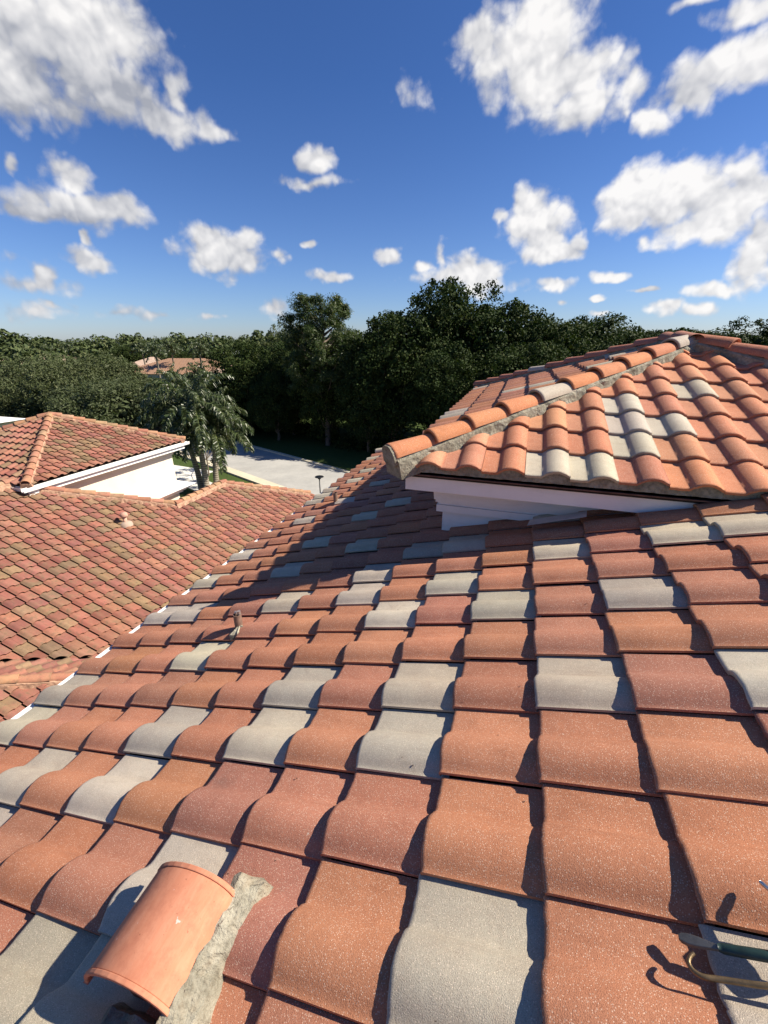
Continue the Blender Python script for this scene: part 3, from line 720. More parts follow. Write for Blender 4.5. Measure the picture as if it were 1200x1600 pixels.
for u, wd in st:
    for a_, z_ in prf: V.append(T0.lerp(T1, u) + sdv * a_ * wd * .85 + nA_ * z_ * 1.6)
for a in range(len(st) - 1):
    for q in range(4): F.append((a * 4 + q, a * 4 + (q + 1) % 4, a * 4 + 4 + (q + 1) % 4, a * 4 + 4 + q))
F += [(3, 2, 1, 0), tuple(range(len(V) - 4, len(V)))]
b.add(V, F); bevel(b.build('blade', MSTEEL, tool), .001)
b = MB(); b.tube([T1, T1.lerp(T2, .08), T1.lerp(T2, .5), T2, T3], [.0065, .009, .0098, .0102, .0095], 12); b.build('grip', MGRIP, tool, smooth=True)
pts = [ray_pt(1085, 1489, .024), ray_pt(1079, 1494, .024), ray_pt(1076, 1503, .024), ray_pt(1081, 1514, .024), ray_pt(1092, 1523, .024), ray_pt(1106, 1528, .024), ray_pt(1130, 1531, .024), ray_pt(1200, 1541, .03), ray_pt(1330, 1552, .035)]
def smooth_pts(p, n=5):
    out = []
    for i in range(len(p) - 1):
        a, b_, c, d = p[max(i - 1, 0)], p[i], p[i + 1], p[min(i + 2, len(p) - 1)]
        for k in range(n):
            t = k / n; out.append(.5 * ((2 * b_) + (c - a) * t + (2 * a - 5 * b_ + 4 * c - d) * t * t + (3 * b_ - a - 3 * c + d) * t ** 3))
    return out + [p[-1]]
sp = smooth_pts(pts); b = MB(); b.tube(sp, [.0034 + .0018 * min(1, i / 26) for i in range(len(sp))], 10); b.build('wire_hook', MBRASS, tool, smooth=True)
rodt = empty('metal_rod', at(.63, .73, .06), 'thin bright metal rod end poking in at the right edge above the green tool', 'rod')
q0 = ray_pt(1187, 1377, .068); q1 = ray_pt(1240, 1424, .072); q2 = ray_pt(1330, 1500, .075)
b = MB(); b.tube([q0, q0.lerp(q1, .1), q1], [.003, .005, .005], 10); b.build('shaft', simple('bright_steel', (.5, .48, .47), .25, .5, .9, .1, 30), rodt, smooth=True)
b = MB(); b.tube([q1, q1.lerp(q2, .1), q1.lerp(q2, .6), q2], [.006, .016, .02, .016], 14); b.build('handle', MGRIP, rodt, smooth=True)

# bits of dirt and mortar lying on the tiles
db = MB(); 
for k in range(46):
    x = random.uniform(-1.2, .7); y = random.uniform(.3, 2.2); c = at(x, y, .058 if random.random() < .5 else .04); s = random.uniform(.0015, .0042)
    fx = (x - X0A) / (EA * math.cos(PA)); fy = (y - Y0A) / W0; tt = 1 - (fy % 1)
    _t, _h = profile('R', 20); hh = float(np.interp(tt, _t, _h)); c = at(x, y, -.032 + hh + .03 * (1 - fx % 1) + s * .5)
    V = [c + Vector((random.uniform(-1, 1), random.uniform(-1, 1), random.uniform(-.4, .6))) * s for _ in range(6)]
    db.add(V, [(0, 1, 2), (0, 2, 3), (0, 3, 4), (1, 2, 5), (2, 3, 5), (3, 4, 5), (0, 4, 1), (4, 5, 1)])
tag(db.build('roof_dirt', simple('dark_dirt', (.06, .045, .035), .9)), 'tiny dark crumbs of dirt scattered over the near tiles', 'dirt', None, 'stuff')
# ------------------------------------------------------------------ neighbouring house
nb = empty('neighbouring_house', (-13, 9, GZ), 'cream neighbouring house with weathered pink and tan tile roofs and white gutters', 'house')
PB = .4636; TB = math.tan(PB); ZB = -10.684
def zb(x): return ZB - x * TB
EB = .293; XE = -8.2                       # eave of the wide slope
# lattice phase from the photograph: a course edge at s = -11.784
import math as _m
s_e = XE / _m.cos(PB); kk = round((s_e + 11.784) / EB); s_e = -11.784 + kk * EB; XE = s_e * _m.cos(PB)
Y0B = 4.823
# right = uph x Z for uph=-X is +Y
def topx(y):
    if y < 7.95: return -13.75
    if y < 10.53: return -13.27 + (y - 7.95) * .91
    if y < 13.09: return -10.9
    return -10.87 + (y - 13.09) * .82
eb = (XE, Y0B, zb(XE) - .03)
pa = tile_field(eb, (-1, 0, 0), PB, .305, EB, range(0, 22), range(-6, 19), 'L', oldcol, lambda c, i, j: c[0] > topx(c[1]) - .6 and c[1] < 10.9, nprof=14, amp=1.12, lift=.052, bt=.013, et=.008, wf=.925)
ysp = Y0B + 19 * .305                         # seam between the two pieces (10.6)
p1 = clip_field(pa, [pl((-8, ysp, 0), (0, 1, 0)), pl((-13.27, 7.95, 0), (-.91, 1, 0)) if False else pl((-13.8, 0, 0), (-1, 0, 0)), pl((XE, XE + 13.37, 0), (1, -1, 0))])
# hip from the tower corner down to the low ridge
pc = tile_field(eb, (-1, 0, 0), PB, .305, EB, range(0, 22), range(10, 19), 'L', oldcol, None, nprof=14, amp=1.12, lift=.052, bt=.013, et=.008, wf=.925)
y79 = Y0B + 10 * .305
p1 = clip_field(p1, [pl((0, y79, 0), (0, 1, 0))])
pc = clip_field(pc, [pl((-13.35, 7.85, 0), (-2.35, 2.6, 0)) if False else pl((-13.27, 7.93, 0), (-2.6, 2.35, 0)), pl((-13.8, 0, 0), (-1, 0, 0))])
pd = tile_field(eb, (-1, 0, 0), PB, .305, EB, range(0, 14), range(19, 38), 'L', oldcol, None, nprof=14, amp=1.12, lift=.052, bt=.013, et=.008, wf=.925)
pd = clip_field(pd, [pl((-10.9, 0, 0), (-1, 0, 0)), pl((-10.85, 13.09, 0), (-2.66, 2.17, 0)), pl((0, 16.2, 0), (0, 1, 0))])
# small wing that steps forward: a slope turned away (E) and its front slope (F)
HX, HY, HZ = -7.963, 3.715, -5.872
ef = tile_field((0, 6.2, -5.98 - .5 * (6.2 - 3.93) - .03), (0, -1, 0), PB, .30, EB, range(0, 22), range(22, 46), 'R', oldcol, lambda c, i, j: -14 < c[0] < -7, nprof=12, lift=.052, bt=.013, wf=.925)
ef = clip_field(ef, [pl((HX, HY, 0), (1, -1, 0)), pl((-8.74, 4.58, 0), (-1, 1, 0))])
FXE = -7.55
ffl = tile_field((FXE, HY - .1, HZ - .5 * (FXE - HX) - .03), (-1, 0, 0), PB, .305, EB, range(0, 16), range(-16, 3), 'L', oldcol, None, nprof=14, lift=.052, bt=.013, wf=.925)
ffl = clip_field(ffl, [pl((HX, HY, 0), (-1, 1, 0))])
bf = join_fields([p1, pc, pd, ef, ffl])
broof = mkobj('tile_roof', bf[0], bf[1], M_OLD, nb, True, {'tile_col': bf[2]})
dk = MB()
def decks(pts, zf, d=.06):
    P = [Vector((x, y, zf(x, y) - d)) for x, y in pts]; Q = [p - Vector((0, 0, .12)) for p in P]; n = len(P)
    dk.add(P + Q, [tuple(range(n)), tuple(range(2 * n - 1, n - 1, -1))] + [((i + 1) % n, i, n + i, n + (i + 1) % n) for i in range(n)])
zB = lambda x, y: zb(x)
decks([(XE + .02 - .03, XE + 13.4), (XE - .03, 16.0), (-8.75, 16.0), (-10.85, 13.1), (-10.85, 10.55), (-13.3, 7.93), (-13.75, 7.9), (-13.75, -.3)], zB)
zE = lambda x, y: -5.98 - .5 * (y - 3.93)
decks([(-12.4, .9), (-8.4, 4.9), (-7.0, 4.7), (-11.4, .3)], zE, .06)
decks([(FXE + .0, -1.2), (FXE + .0, 4.1), (-11.2, .5), (-11.2, -1.2)], lambda x, y: HZ - .5 * (x - HX), .06)
dk.build('roof_deck', M_DECK, nb)
capold = lambda k: vary(random.choice([(.38, .215, .125), (.36, .18, .115), (.33, .15, .10), (.36, .235, .14)]), .12)
M_OMORT = simple('old_pinkish_mortar', (.38, .235, .16), .9, .1, 0, .3, 12, .4)
zc = .075
cap_run((-10.92, 10.53, zb(-10.92) + zc), (-13.35, 7.85, zb(-13.35) + zc), 10, .115, capold, M_OLD, broof, mortmat=M_OMORT, mw=.14)
cap_run((-10.9, 10.45, zb(-10.9) + zc + .02), (-10.9, 13.15, zb(-10.9) + zc + .02), 8, .11, capold, M_OLD, broof, mortmat=M_OMORT, mw=.14)
cap_run((-8.6, 15.85, zb(-8.6) + zc), (-10.87, 13.07, zb(-10.87) + zc), 10, .11, capold, M_OLD, broof, mortmat=M_OMORT, mw=.14)
cap_run((-13.75, -.4, zb(-13.75) + zc), (-13.75, 7.75, zb(-13.75) + zc), 22, .115, capold, M_OLD, broof, mortmat=M_OMORT, mw=.14)
cap_run((HX + .45, HY + .45, HZ - .22 + zc), (HX - 3, HY - 3, HZ + 1.5 + zc), 11, .10, capold, M_OLD, broof, mortmat=M_OMORT, mw=.12)
# tower block
CX, CY, CX2, CY2, CZ = -13.1, 7.55, -19.2, 13.78, -3.80
AX, AY, AZ = -16.05, 10.75, -2.45
PR = math.atan((AZ - CZ) / (CX - AX)); PF = math.atan((AZ - CZ) / (AY - CY))
hx1 = Vector((AX - CX, AY - CY, 0)); hx2 = Vector((AX - CX, AY - CY2, 0)); hx3 = Vector((AX - CX2, AY - CY, 0)); hx4 = Vector((AX - CX2, AY - CY2, 0))
def side_plane(p, d, s):  # vertical plane through p along d; s picks the outer side
    return pl((p[0], p[1], 0), (d.y * s, -d.x * s, 0))
cr_ = tile_field((CX, CY, CZ), (-1, 0, 0), PR, .305, EB, range(0, 12), range(-1, 22), 'L', oldcol, None, nprof=14, amp=1.12, lift=.052, bt=.013, et=.008, wf=.925)
cr_ = clip_field(cr_, [pl((CX, CY, 0), (hx1.y, -hx1.x, 0)) if Vector((hx1.y, -hx1.x, 0)).dot(Vector((0, -1, 0))) > 0 else pl((CX, CY, 0), (-hx1.y, hx1.x, 0)),
                       pl((CX, CY2, 0), (hx2.y, -hx2.x, 0)) if Vector((hx2.y, -hx2.x, 0)).dot(Vector((0, 1, 0))) > 0 else pl((CX, CY2, 0), (-hx2.y, hx2.x, 0))])
cf_ = tile_field((CX, CY, CZ), (0, 1, 0), PF, .305, EB, range(0, 13), range(-22, 1), 'L', oldcol, None, nprof=12, amp=1.12, lift=.052, bt=.013, et=.008, wf=.925)
def outer(p, d, want):
    v = Vector((d.y, -d.x, 0)); v = v if v.dot(Vector(want)) > 0 else -v; return pl((p[0], p[1], 0), v)
cf_ = clip_field(cf_, [outer((CX, CY), hx1, (1, 0, 0)), outer((CX2, CY), hx3, (-1, 0, 0))])
PL_ = math.atan((AZ - CZ) / (AX - CX2)); PK = math.atan((AZ - CZ) / (CY2 - AY))
cl_ = clip_field(tile_field((CX2, CY2, CZ), (1, 0, 0), PL_, .305, EB, range(0, 13), range(-1, 22), 'L', oldcol, None, nprof=8), [outer((CX2, CY), hx3, (0, -1, 0)), outer((CX2, CY2), hx4, (0, 1, 0))])
ck_ = clip_field(tile_field((CX, CY2, CZ), (0, -1, 0), PK, .305, EB, range(0, 13), range(-1, 22), 'L', oldcol, None, nprof=8), [outer((CX, CY2), hx2, (1, 0, 0)), outer((CX2, CY2), hx4, (-1, 0, 0))])
cj = join_fields([cr_, cf_, cl_, ck_])
croof = mkobj('tower_roof', cj[0], cj[1], M_OLD, nb, True, {'tile_col': cj[2]})
A_ = Vector((AX, AY, AZ + .06)); q = .06
for (x, y, n) in ((CX, CY, 13), (CX, CY2, 13), (CX2, CY, 13), (CX2, CY2, 13)):
    cap_run((x, y, CZ + .07), A_, n, .115, capold, M_OLD, croof, mortmat=M_OMORT, mw=.14)
mb = MB(); k = .03
mb.add([(CX - k, CY + k, CZ - .03), (CX2 + k, CY + k, CZ - .03), (CX2 + k, CY2 - k, CZ - .03), (CX - k, CY2 - k, CZ - .03), (AX, AY, AZ - .03)], [(0, 4, 1), (1, 4, 2), (2, 4, 3), (3, 4, 0), (0, 1, 2, 3)])
mb.build('tower_deck', M_DECK, nb)
gt = MB()
gp = [(0, 0), (.015, 0), (.015, -.085), (.10, -.085), (.115, 0), (.13, 0), (.13, -.02), (.112, -.11), (0, -.11)]
gz = CZ - .035
gt.prism([(a, b) for a, b in gp], (CX - .045, CY - .13, gz), (CX - .045, CY2 + .13, gz), (1, 0, 0), (0, 0, 1))
gt.prism(gp, (CX2 - .13, CY + .045, gz + .001), (CX - .0451, CY + .045, gz + .001), (0, -1, 0), (0, 0, 1))
gt.prism(gp, (CX2 - .13, CY2 - .045, gz + .001), (CX - .0451, CY2 - .045, gz + .001), (0, 1, 0), (0, 0, 1))
gt.build('gutter', M_WHITE, nb)
ft = MB(); ft.box((CX2 + .05, CY + .05, CZ - .30), (CX - .05, CY2 - .05, CZ - .06)); bevel(ft.build('fascia', M_WHITE, nb), .004)
sf = MB(); sf.box((CX2 + .33, CY + .33, CZ - .42), (CX - .33, CY2 - .33, CZ - .3003)); sf.box((CX2 + .38, CY + .38, CZ - .5), (CX - .38, CY2 - .38, CZ - .4203)); sf.build('frieze', M_STUC, nb)
wl = MB(); wl.box((CX2 + .43, CY + .43, GZ), (CX - .43, CY2 - .43, CZ - .5))
wl.box((CX2 + .2, -1.0, GZ), (XE - .5, 7.6, -6.68)); wl.box((-13, 7.6, GZ), (XE - .5, 12.9, -6.68)); wl.box((-10.7, 12.9, GZ), (XE - .5, 15.3, -6.68)); wl.box((-12, -.8, GZ), (FXE - .4, 3.4, -6.3)); wl.build('wall', M_STUC, nb)
# rear slope of the wide roof, so the ridge is not hollow
rb = MB(); rb.add([(-13.75, -.4, zb(-13.75) - .05), (-13.75, 7.9, zb(-13.75) - .05), (-19, 7.9, -6.5), (-19, -.4, -6.5)], [(0, 1, 2, 3)])
rb.add([(-10.92, 10.5, zb(-10.92) - .05), (-10.92, 13.1, zb(-10.92) - .05), (-13.2, 13.1, -6.4), (-13.2, 10.5, -6.4)], [(0, 1, 2, 3)])
rb.add([(-13.3, 7.93, zb(-13.3) - .05), (-10.92, 10.5, zb(-10.92) - .05), (-13.3, 12.9, -6.3)], [(0, 1, 2)])
rb.add([(-10.87, 13.07, zb(-10.87) - .05), (-8.6, 15.85, zb(-8.6) - .05), (-10.8, 15.9, -6.45)], [(0, 1, 2)])
rb.build('rear_slope', simple('old_tile_far', (.38, .20, .13), .9, .1, 0, .3, 3), nb)
# moulded ledge with a flat white top round the tower
ld = MB(); LZ = -5.62; x1 = CX - .43; y1 = CY2 - .43
for k, (o, z0, z1) in enumerate(((.50, LZ - .05, LZ), (.44, LZ - .10, LZ - .0505), (.34, LZ - .17, LZ - .1005), (.22, LZ - .25, LZ - .1705), (.12, LZ - .33, LZ - .2505))):
    ld.box((CX2 + .5, CY + 1.5, z0), (x1 + o, y1 + o, z1))
bevel(ld.build('ledge', M_WHITE, nb), .01)
lb = MB(); lb.box((x1 - .14, y1 - .005, LZ + .02), (x1 - .05, y1 + .06, LZ + .34)); lb.build('meter_box', simple('grey_box', (.3, .3, .28), .6), nb)
# mushroom vent on the weathered slope
vp = Vector((-12.35, 8.15, 0)); 
vp = Vector((-11.05, 8.65, zb(-11.05)))
mv = empty('mushroom_vent', vp, 'small pinkish mushroom topped vent standing on the weathered neighbouring roof', 'roof vent')
def lathe(prof, c, n=16):
    V = []; F = []
    for r, z in prof:
        for q in range(n): a = 2 * math.pi * q / n; V.append(Vector(c) + Vector((math.cos(a) * r, math.sin(a) * r, z)))
    for k in range(len(prof) - 1):
        for q in range(n): F.append((k * n + q, k * n + (q + 1) % n, k * n + n + (q + 1) % n, k * n + n + q))
    F.append(tuple(range((len(prof) - 1) * n, len(prof) * n))); return V, F
M_MV = simple('faded_pink_paint', (.46, .27, .20), .7, .3, 0, .25, 14, .2)
b = MB(); b.add(*lathe([(.055, -.1), (.055, .28)], vp)); b.build('pipe', M_MV, mv, True)
b = MB(); b.add(*lathe([(.02, .27), (.10, .27), (.108, .29), (.10, .36), (.07, .39), (.0, .40)], vp)); b.build('vent_cap', M_MV, mv, True)
b = MB(); b.add(*lathe([(.19, -.03), (.17, .06), (.10, .10), (.055, .11)], vp)); b.build('collar', simple('pale_sealant', (.36, .27, .21), .8), mv, True)

# ------------------------------------------------------------------ vegetation
def leaves(centres, radii, per, size, rng, shell=.55, flat=.8, up=.35, aspect=1.6, drop=0.0, radial=0.0):
    """small rhombic leaf faces spread through clumps"""
    centres = np.asarray(centres); radii = np.asarray(radii); n = len(centres) * per
    d = rng.normal(size=(n, 3)); d /= np.linalg.norm(d, axis=1)[:, None]
    rr = rng.uniform(shell, 1.05, n) ** .8
    R_ = np.repeat(radii, per)
    P = np.repeat(centres, per, axis=0) + d * (rr * R_)[:, None] * np.array([1, 1, flat])
    nr = d * .6 + rng.normal(size=(n, 3)) * .6 + np.array([0, 0, up]); nr /= np.linalg.norm(nr, axis=1)[:, None]
    a = np.cross(nr, rng.normal(size=(n, 3)) + d * radial * 3 + np.array([0, 0, -drop])); a /= np.linalg.norm(a, axis=1)[:, None] + 1e-9
    b = np.cross(nr, a)
    s = size * rng.uniform(.6, 1.35, n)
    a = a * (s / aspect)[:, None]; b = b * s[:, None]
    V = np.stack([P - b, P + a + nr * (s * .12)[:, None], P + b, P - a + nr * (s * .12)[:, None]], 1).reshape(-1, 3)
    F = np.arange(n * 4).reshape(-1, 4)
    c = np.stack([rng.uniform(0, 1, n) * .6 + np.repeat(rng.uniform(0, .4, len(centres)), per), rng.uniform(0, 1, n), rng.uniform(0, 1, n)], 1)
    return V, F, np.repeat(c, 4, axis=0)
def leafobj(name, parts, mat, parent):
    V = np.vstack([p[0] for p in parts]); C = np.vstack([p[2] for p in parts]); F = []; b = 0
    for p in parts: F.append(p[1] + b); b += len(p[0])
    F = np.vstack(F)
    me = bpy.data.meshes.new(name); me.vertices.add(len(V)); me.vertices.foreach_set('co', V.astype(np.float32).ravel())
    k = F.shape[1]; me.loops.add(F.size); me.loops.foreach_set('vertex_index', F.ravel().astype(np.int32)); me.polygons.add(len(F))
    me.polygons.foreach_set('loop_start', np.arange(0, F.size, k, dtype=np.int32)); me.update(calc_edges=True)
    at = me.attributes.new('leaf', 'FLOAT_COLOR', 'POINT'); at.data.foreach_set('color', np.hstack([C, np.ones((len(C), 1))]).astype(np.float32).ravel())
    me.materials.append(mat); o = bpy.data.objects.new(name, me); col.objects.link(o)
    if parent is not None: o.parent = parent
    return o
def copy_tree(o, parent=None):
    c = o.copy(); col.objects.link(c); c.parent = parent
    for ch in list(o.children): copy_tree(ch, c)
    return c
def relabel(o, l, g=None):
    o['label'] = l
    if g: o['group'] = g
def tree_proto(name, H, RC, seed, mat, nl=26, per=330, leaf=.16, trunk_h=.3, lobed=1.0, flat=.8, skirt=False, clump=.34, drop=0, trunk_r=.25, aspect=1.6):
    rng = np.random.default_rng(seed); t = empty(name, (0, 0, 0), 'tree', 'tree')
    hc = H * trunk_h; cz = hc + (H - hc) * .52; rz = (H - hc) * .52
    cen = []; rad = []
    for k in range(nl):
        g = (k + .5) / nl; zz = 1 - 1.72 * g if not skirt else 1 - 1.95 * g; th = k * 2.39996 + rng.uniform(-.4, .4); q = math.sqrt(max(0, 1 - zz * zz))
        f = rng.uniform(.62, .92) * (1 if k % 3 else .8)
        cen.append((math.cos(th) * q * RC * f, math.sin(th) * q * RC * f, cz + zz * rz * rng.uniform(.72, .88))); rad.append(RC * clump * rng.uniform(.7, 1.25))
    big = leaves(cen, rad, per, leaf, rng, .55, flat, .35, aspect, drop)
    # secondary small tufts that break the outline
    c2 = []; r2 = []
    for c, r in zip(cen, rad):
        for _ in range(5):
            d = rng.normal(size=3); d /= np.linalg.norm(d); c2.append(np.array(c) + d * r * np.array([1, 1, flat]) * rng.uniform(.85, 1.15)); r2.append(r * rng.uniform(.18, .36))
    small = leaves(c2, r2, max(14, per // 9), leaf, rng, .3, .9, .4, aspect, drop)
    core = leaves([(0, 0, cz)], [RC * .72], per * 3, leaf * 2.4, rng, .2, rz / RC, .2)
    leafobj('crown', [big, small, core], mat, t)
    b = MB(); top = cz - rz * .1
    b.tube([(0, 0, -.3), (.05 * RC, 0, hc * .5), (0, .05 * RC, hc), (.02, 0, top)], [trunk_r * 1.3, trunk_r, trunk_r * .8, trunk_r * .3], 9)
    for k in range(0, nl, 3): 
        c = Vector(cen[k]); s = Vector((0, .03 * RC, hc * rng.uniform(.75, 1.1))); m_ = s.lerp(c, .5) + Vector((0, 0, -.12 * RC)); b.tube([s, m_, c], [trunk_r * .45, trunk_r * .28, trunk_r * .1], 6)
    b.build('trunk', M_BARK, t, True, local=True); return t
def place(proto, first, x, y, rz, s, sz, label, group, cat='tree', z=GZ):
    o = proto if first else copy_tree(proto)
    o.location = (x, y, z); o.rotation_euler = (0, 0, rz); o.scale = (s, s, sz); relabel(o, label, group); o['category'] = cat; return o
U = random.uniform
oaks = [tree_proto('oak_tree', 12, 5.2, 21, M_OAK, 30, 620, .115, .12, skirt=True), tree_proto('oak_tree', 12, 4.6, 22, M_OAK, 26, 680, .115, .12, skirt=True, clump=.38), tree_proto('oak_tree', 12, 5.0, 23, M_OAK, 36, 560, .115, .1, skirt=True, clump=.3)]
used = [False] * 9
def oak(v, x, y, H, s=1.0, label='', group=None, rz=None):
    o = place(oaks[v], not used[v], x, y, U(0, 6.28) if rz is None else rz, s, H / 12, label, group); used[v] = True; return o
gW = 'dark oaks of the wood across the road'
LW = 'dark bushy oak crowded into the shaded wood across the road'
# front rank along the far side of the road, then ranks behind
front = [(-27.5, 38.5, 9.0, .85), (-22.8, 39.5, 8.6, .8), (-10.6, 36.5, 11.9, .95), (-6.4, 39.5, 13.9, 1.0), (-14.0, 43, 10.6, .85), (-2.2, 40.0, 12.6, 1.0), (1.6, 38.0, 11.0, .95), (5.5, 40.5, 10.8, 1.0), (9.5, 42, 10.4, 1.0),
         (-12.5, 34.8, 7.8, .62), (-5.5, 33.6, 9.0, .7), (0.5, 32.2, 9.5, .8), (-17.5, 36.8, 9.0, .7), (6, 33.5, 9.6, .85), (12, 36, 9.5, .9), (-20, 44, 9.6, .95), (-26, 46, 9.6, .95), (14, 46, 10.6, 1.0), (-23.0, 36.6, 6.5, .55), (-8, 45, 13.0, 1)]
for k, (x, y, H, s) in enumerate(front):
    lab = LW; gg = gW
    if k == 3: lab = 'tallest round topped oak of the dark wood, right of the pine'; gg = gW
    if k == 0: lab = 'small oak at the left end of the dark wood, above the palms'; gg = gW
    oak(k % 3, x, y, H, s, lab, gg)
gR = 'oaks beyond the new hip roof'
for k, (x, y, H, s) in enumerate([(6, 52, 11.4, 1.0), (12, 58, 10.6, 1.05), (19, 60, 10.2, 1.1), (26, 62, 10.4, 1.1), (3, 60, 11.6, 1.0), (22, 50, 11.3, 1.0), (28, 48, 11.8, 1.05), (34, 50, 11.8, 1.1), (16, 72, 10.4, 1.1), (33, 66, 11.0, 1.2), (41, 55, 12.0, 1.2)]):
    oak((k + 1) % 3, x, y, H, s, 'dark green oak rising behind the ridge of the new hip roof', gR)
# pine
def pine():
    rng = np.random.default_rng(5); t = empty('pine_tree', (-17.2, 36.0, GZ), 'tall rounded pine with bare pale branches showing under its crown, left of the dark oaks', 'tree')
    cen = []; rad = []; b = MB(); H = 13.0
    b.tube([(0, 0, -.3), (.15, 0, 4), (-.1, .1, 7.5), (.05, 0, 10), (.1, 0, 12)], [.26, .22, .17, .10, .04], 9)
    for k in range(70):
        g = k / 69; z = 5.6 + 7.0 * g; Rm = 3.8 * math.sqrt(max(.02, 1 - ((z - 8.6) / 4.6) ** 2)); th = k * 2.4 + rng.uniform(-.3, .3); f = rng.uniform(.45, .98)
        if z < 7.6: f = rng.uniform(.75, 1.0)
        c = Vector((math.cos(th) * Rm * f, math.sin(th) * Rm * f, z)); s = Vector((0, 0, z - 1.2 - Rm * f * .25)); b.tube([s, s.lerp(c, .55) + Vector((0, 0, -.25)), c], [.075, .05, .02], 5)
        cen.append(tuple(c)); rad.append(rng.uniform(.55, .95))
        for _ in range(2): d = rng.normal(size=3) * .55; cen.append((c.x + d[0], c.y + d[1], c.z + d[2] * .6)); rad.append(rng.uniform(.35, .6))
    leafobj('crown', [leaves(cen, rad, 260, .12, rng, .2, .75, .5, 4.2, radial=1)], M_PINE, t)
    b.build('trunk', simple('pale_pine_bark', (.13, .105, .085), .9, .1, 0, .3, 10, .5), t, True, local=True)
pine()
# willowy trees on the left
wil = [tree_proto('willowy_tree', 9, 5.6, 41, M_OLIVE, 40, 420, .15, .1, skirt=True, clump=.26, flat=1.1, drop=1.5, aspect=2.6), tree_proto('willowy_tree', 9, 5.2, 42, M_OLIVE, 34, 460, .15, .1, skirt=True, clump=.28, flat=1.1, drop=1.5, aspect=2.6)]
gL = 'loose olive green trees beyond the neighbouring house'
wu = [False, False]
for k, (x, y, H, s, lab) in enumerate([(-38, 31, 5.6, .95, ''), (-47, 34, 6.6, 1.0, ''), (-41, 37, 5.2, 1.0, ''), (-55, 36, 6.9, 1.1, ''), (-51, 42, 7.3, 1.0, ''), (-62, 44, 6.7, 1.0, ''), (-35, 42, 4.6, .9, ''), (-32, 36, 4.6, .8, ''), (-43, 46, 4.7, .8, ''), (-68, 40, 5.4, .8, ''), (-29, 43, 7.2, .8, ''), (-33, 49, 7.0, .9, ''), (-27, 50, 10.2, 1.0, ''), (-32, 58, 10.4, 1.1, ''), (-53, 30.5, 4.0, .6, '')]):
    v = k % 2; o = wil[v] if not wu[v] else copy_tree(wil[v]); wu[v] = True
    o.location = (x, y, GZ); o.rotation_euler = (0, 0, U(0, 6)); o.scale = (s, s, H / 9)
    relabel(o, 'loose olive green tree in the mass beyond the neighbouring tower roof', gL); o['category'] = 'tree'

# palms
def frond(mb_pts, rng, base, az_, el_, Lf, droop, nleaf=46, ll=.55, lw=.022, plume=1.0):
    """returns rachis points, leaflet quads"""
    pts = []; p = Vector(base); d = Vector((math.cos(az_) * math.cos(el_), math.sin(az_) * math.cos(el_), math.sin(el_))); st = Lf / 10
    for k in range(11):
        pts.append(p.copy()); p = p + d * st; d = (d + Vector((0, 0, -droop * (.06 + .028 * k)))).normalized()
    V = []; F = []; C = []
    for k in range(nleaf):
        u = .12 + .88 * k / nleaf; f = u * 10; i = min(9, int(f)); q = pts[i].lerp(pts[i + 1], f - i); t = (pts[i + 1] - pts[i]).normalized()
        sd = t.cross(Vector((0, 0, 1))); sd = sd.normalized() if sd.length > 1e-3 else Vector((1, 0, 0)); upv = sd.cross(t)
        for s in (-1, 1):
            l = ll * 1.1 * (math.sin(math.pi * min(1, .15 + .8 * u)) * .7 + .35) * rng.uniform(.75, 1.15)
            a = (sd * s * rng.uniform(.6, 1) + t * rng.uniform(.3, .7) + upv * rng.uniform(-.5, .6) * plume).normalized()
            m_ = q + a * l * .5; e = m_ + (a * .6 + Vector((0, 0, -rng.uniform(.5, 1.1)))).normalized() * l * .55
            wv = a.cross(Vector((rng.uniform(-1, 1), rng.uniform(-1, 1), rng.uniform(-1, 1)))).normalized() * lw
            n = len(V); V += [q - wv * .6, q + wv * .6, m_ + wv, m_ - wv, e]; F += [(n, n + 1, n + 2, n + 3), (n + 3, n + 2, n + 4, n + 4)]
            cc = (rng.uniform(0, 1), rng.uniform(0, 1), 0); C += [cc] * 5
    return pts, V, F, C
def palm(x, y, H, lean, nf, Lf, seed, label, group, mat=None, tr=.17, cat='palm', elr=(-.25, 1.35), lw=.033, nleaf=92, droop=1.35):
    rng = random.Random(seed); t = empty('palm_tree', (x, y, GZ), label, cat, group)
    top = Vector((lean[0], lean[1], H)); b = MB()
    b.tube([(0, 0, -.2), Vector((lean[0] * .2, lean[1] * .2, H * .35)), Vector((lean[0] * .6, lean[1] * .6, H * .7)), top], [tr * 1.3, tr, tr * .92, tr * .8], 12)
    b.build('trunk', M_PBARK, t, True, local=True)
    b = MB(); b.tube([top - Vector((0, 0, .3)), top + Vector((0, 0, .1)), top + Vector((0, 0, .75))], [tr * .85, tr * 1.0, tr * .5], 10); b.build('crownshaft', simple('green_shaft' + str(seed), (.10, .14, .05), .5), t, True, local=True)
    V = []; F = []; C = []; rb = MB()
    for k in range(nf):
        g = k / nf; el_ = elr[1] + (elr[0] - elr[1]) * g + rng.uniform(-.12, .12); a_ = k * 2.4 + rng.uniform(-.25, .25)
        pts, v, f, c = frond(None, rng, top + Vector((0, 0, .55)), a_, el_, Lf * rng.uniform(.85, 1.1), droop * rng.uniform(.85, 1.25), nleaf=nleaf, lw=lw)
        rb.tube(pts, [.028 - .0022 * q for q in range(11)], 5, cap=False)
        n = len(V); V += v; F += [tuple(dict.fromkeys(i + n for i in q)) for q in f]; C += c
    me_o = mkobj('crown', V, F, mat or M_PALM, t, False, {'leaf': C}, local=True)
    rb.build('rachis', simple('rachis' + str(seed), (.14, .17, .06), .5), me_o, True, local=True); return t
gP = 'cluster of feathery palms by the tower'
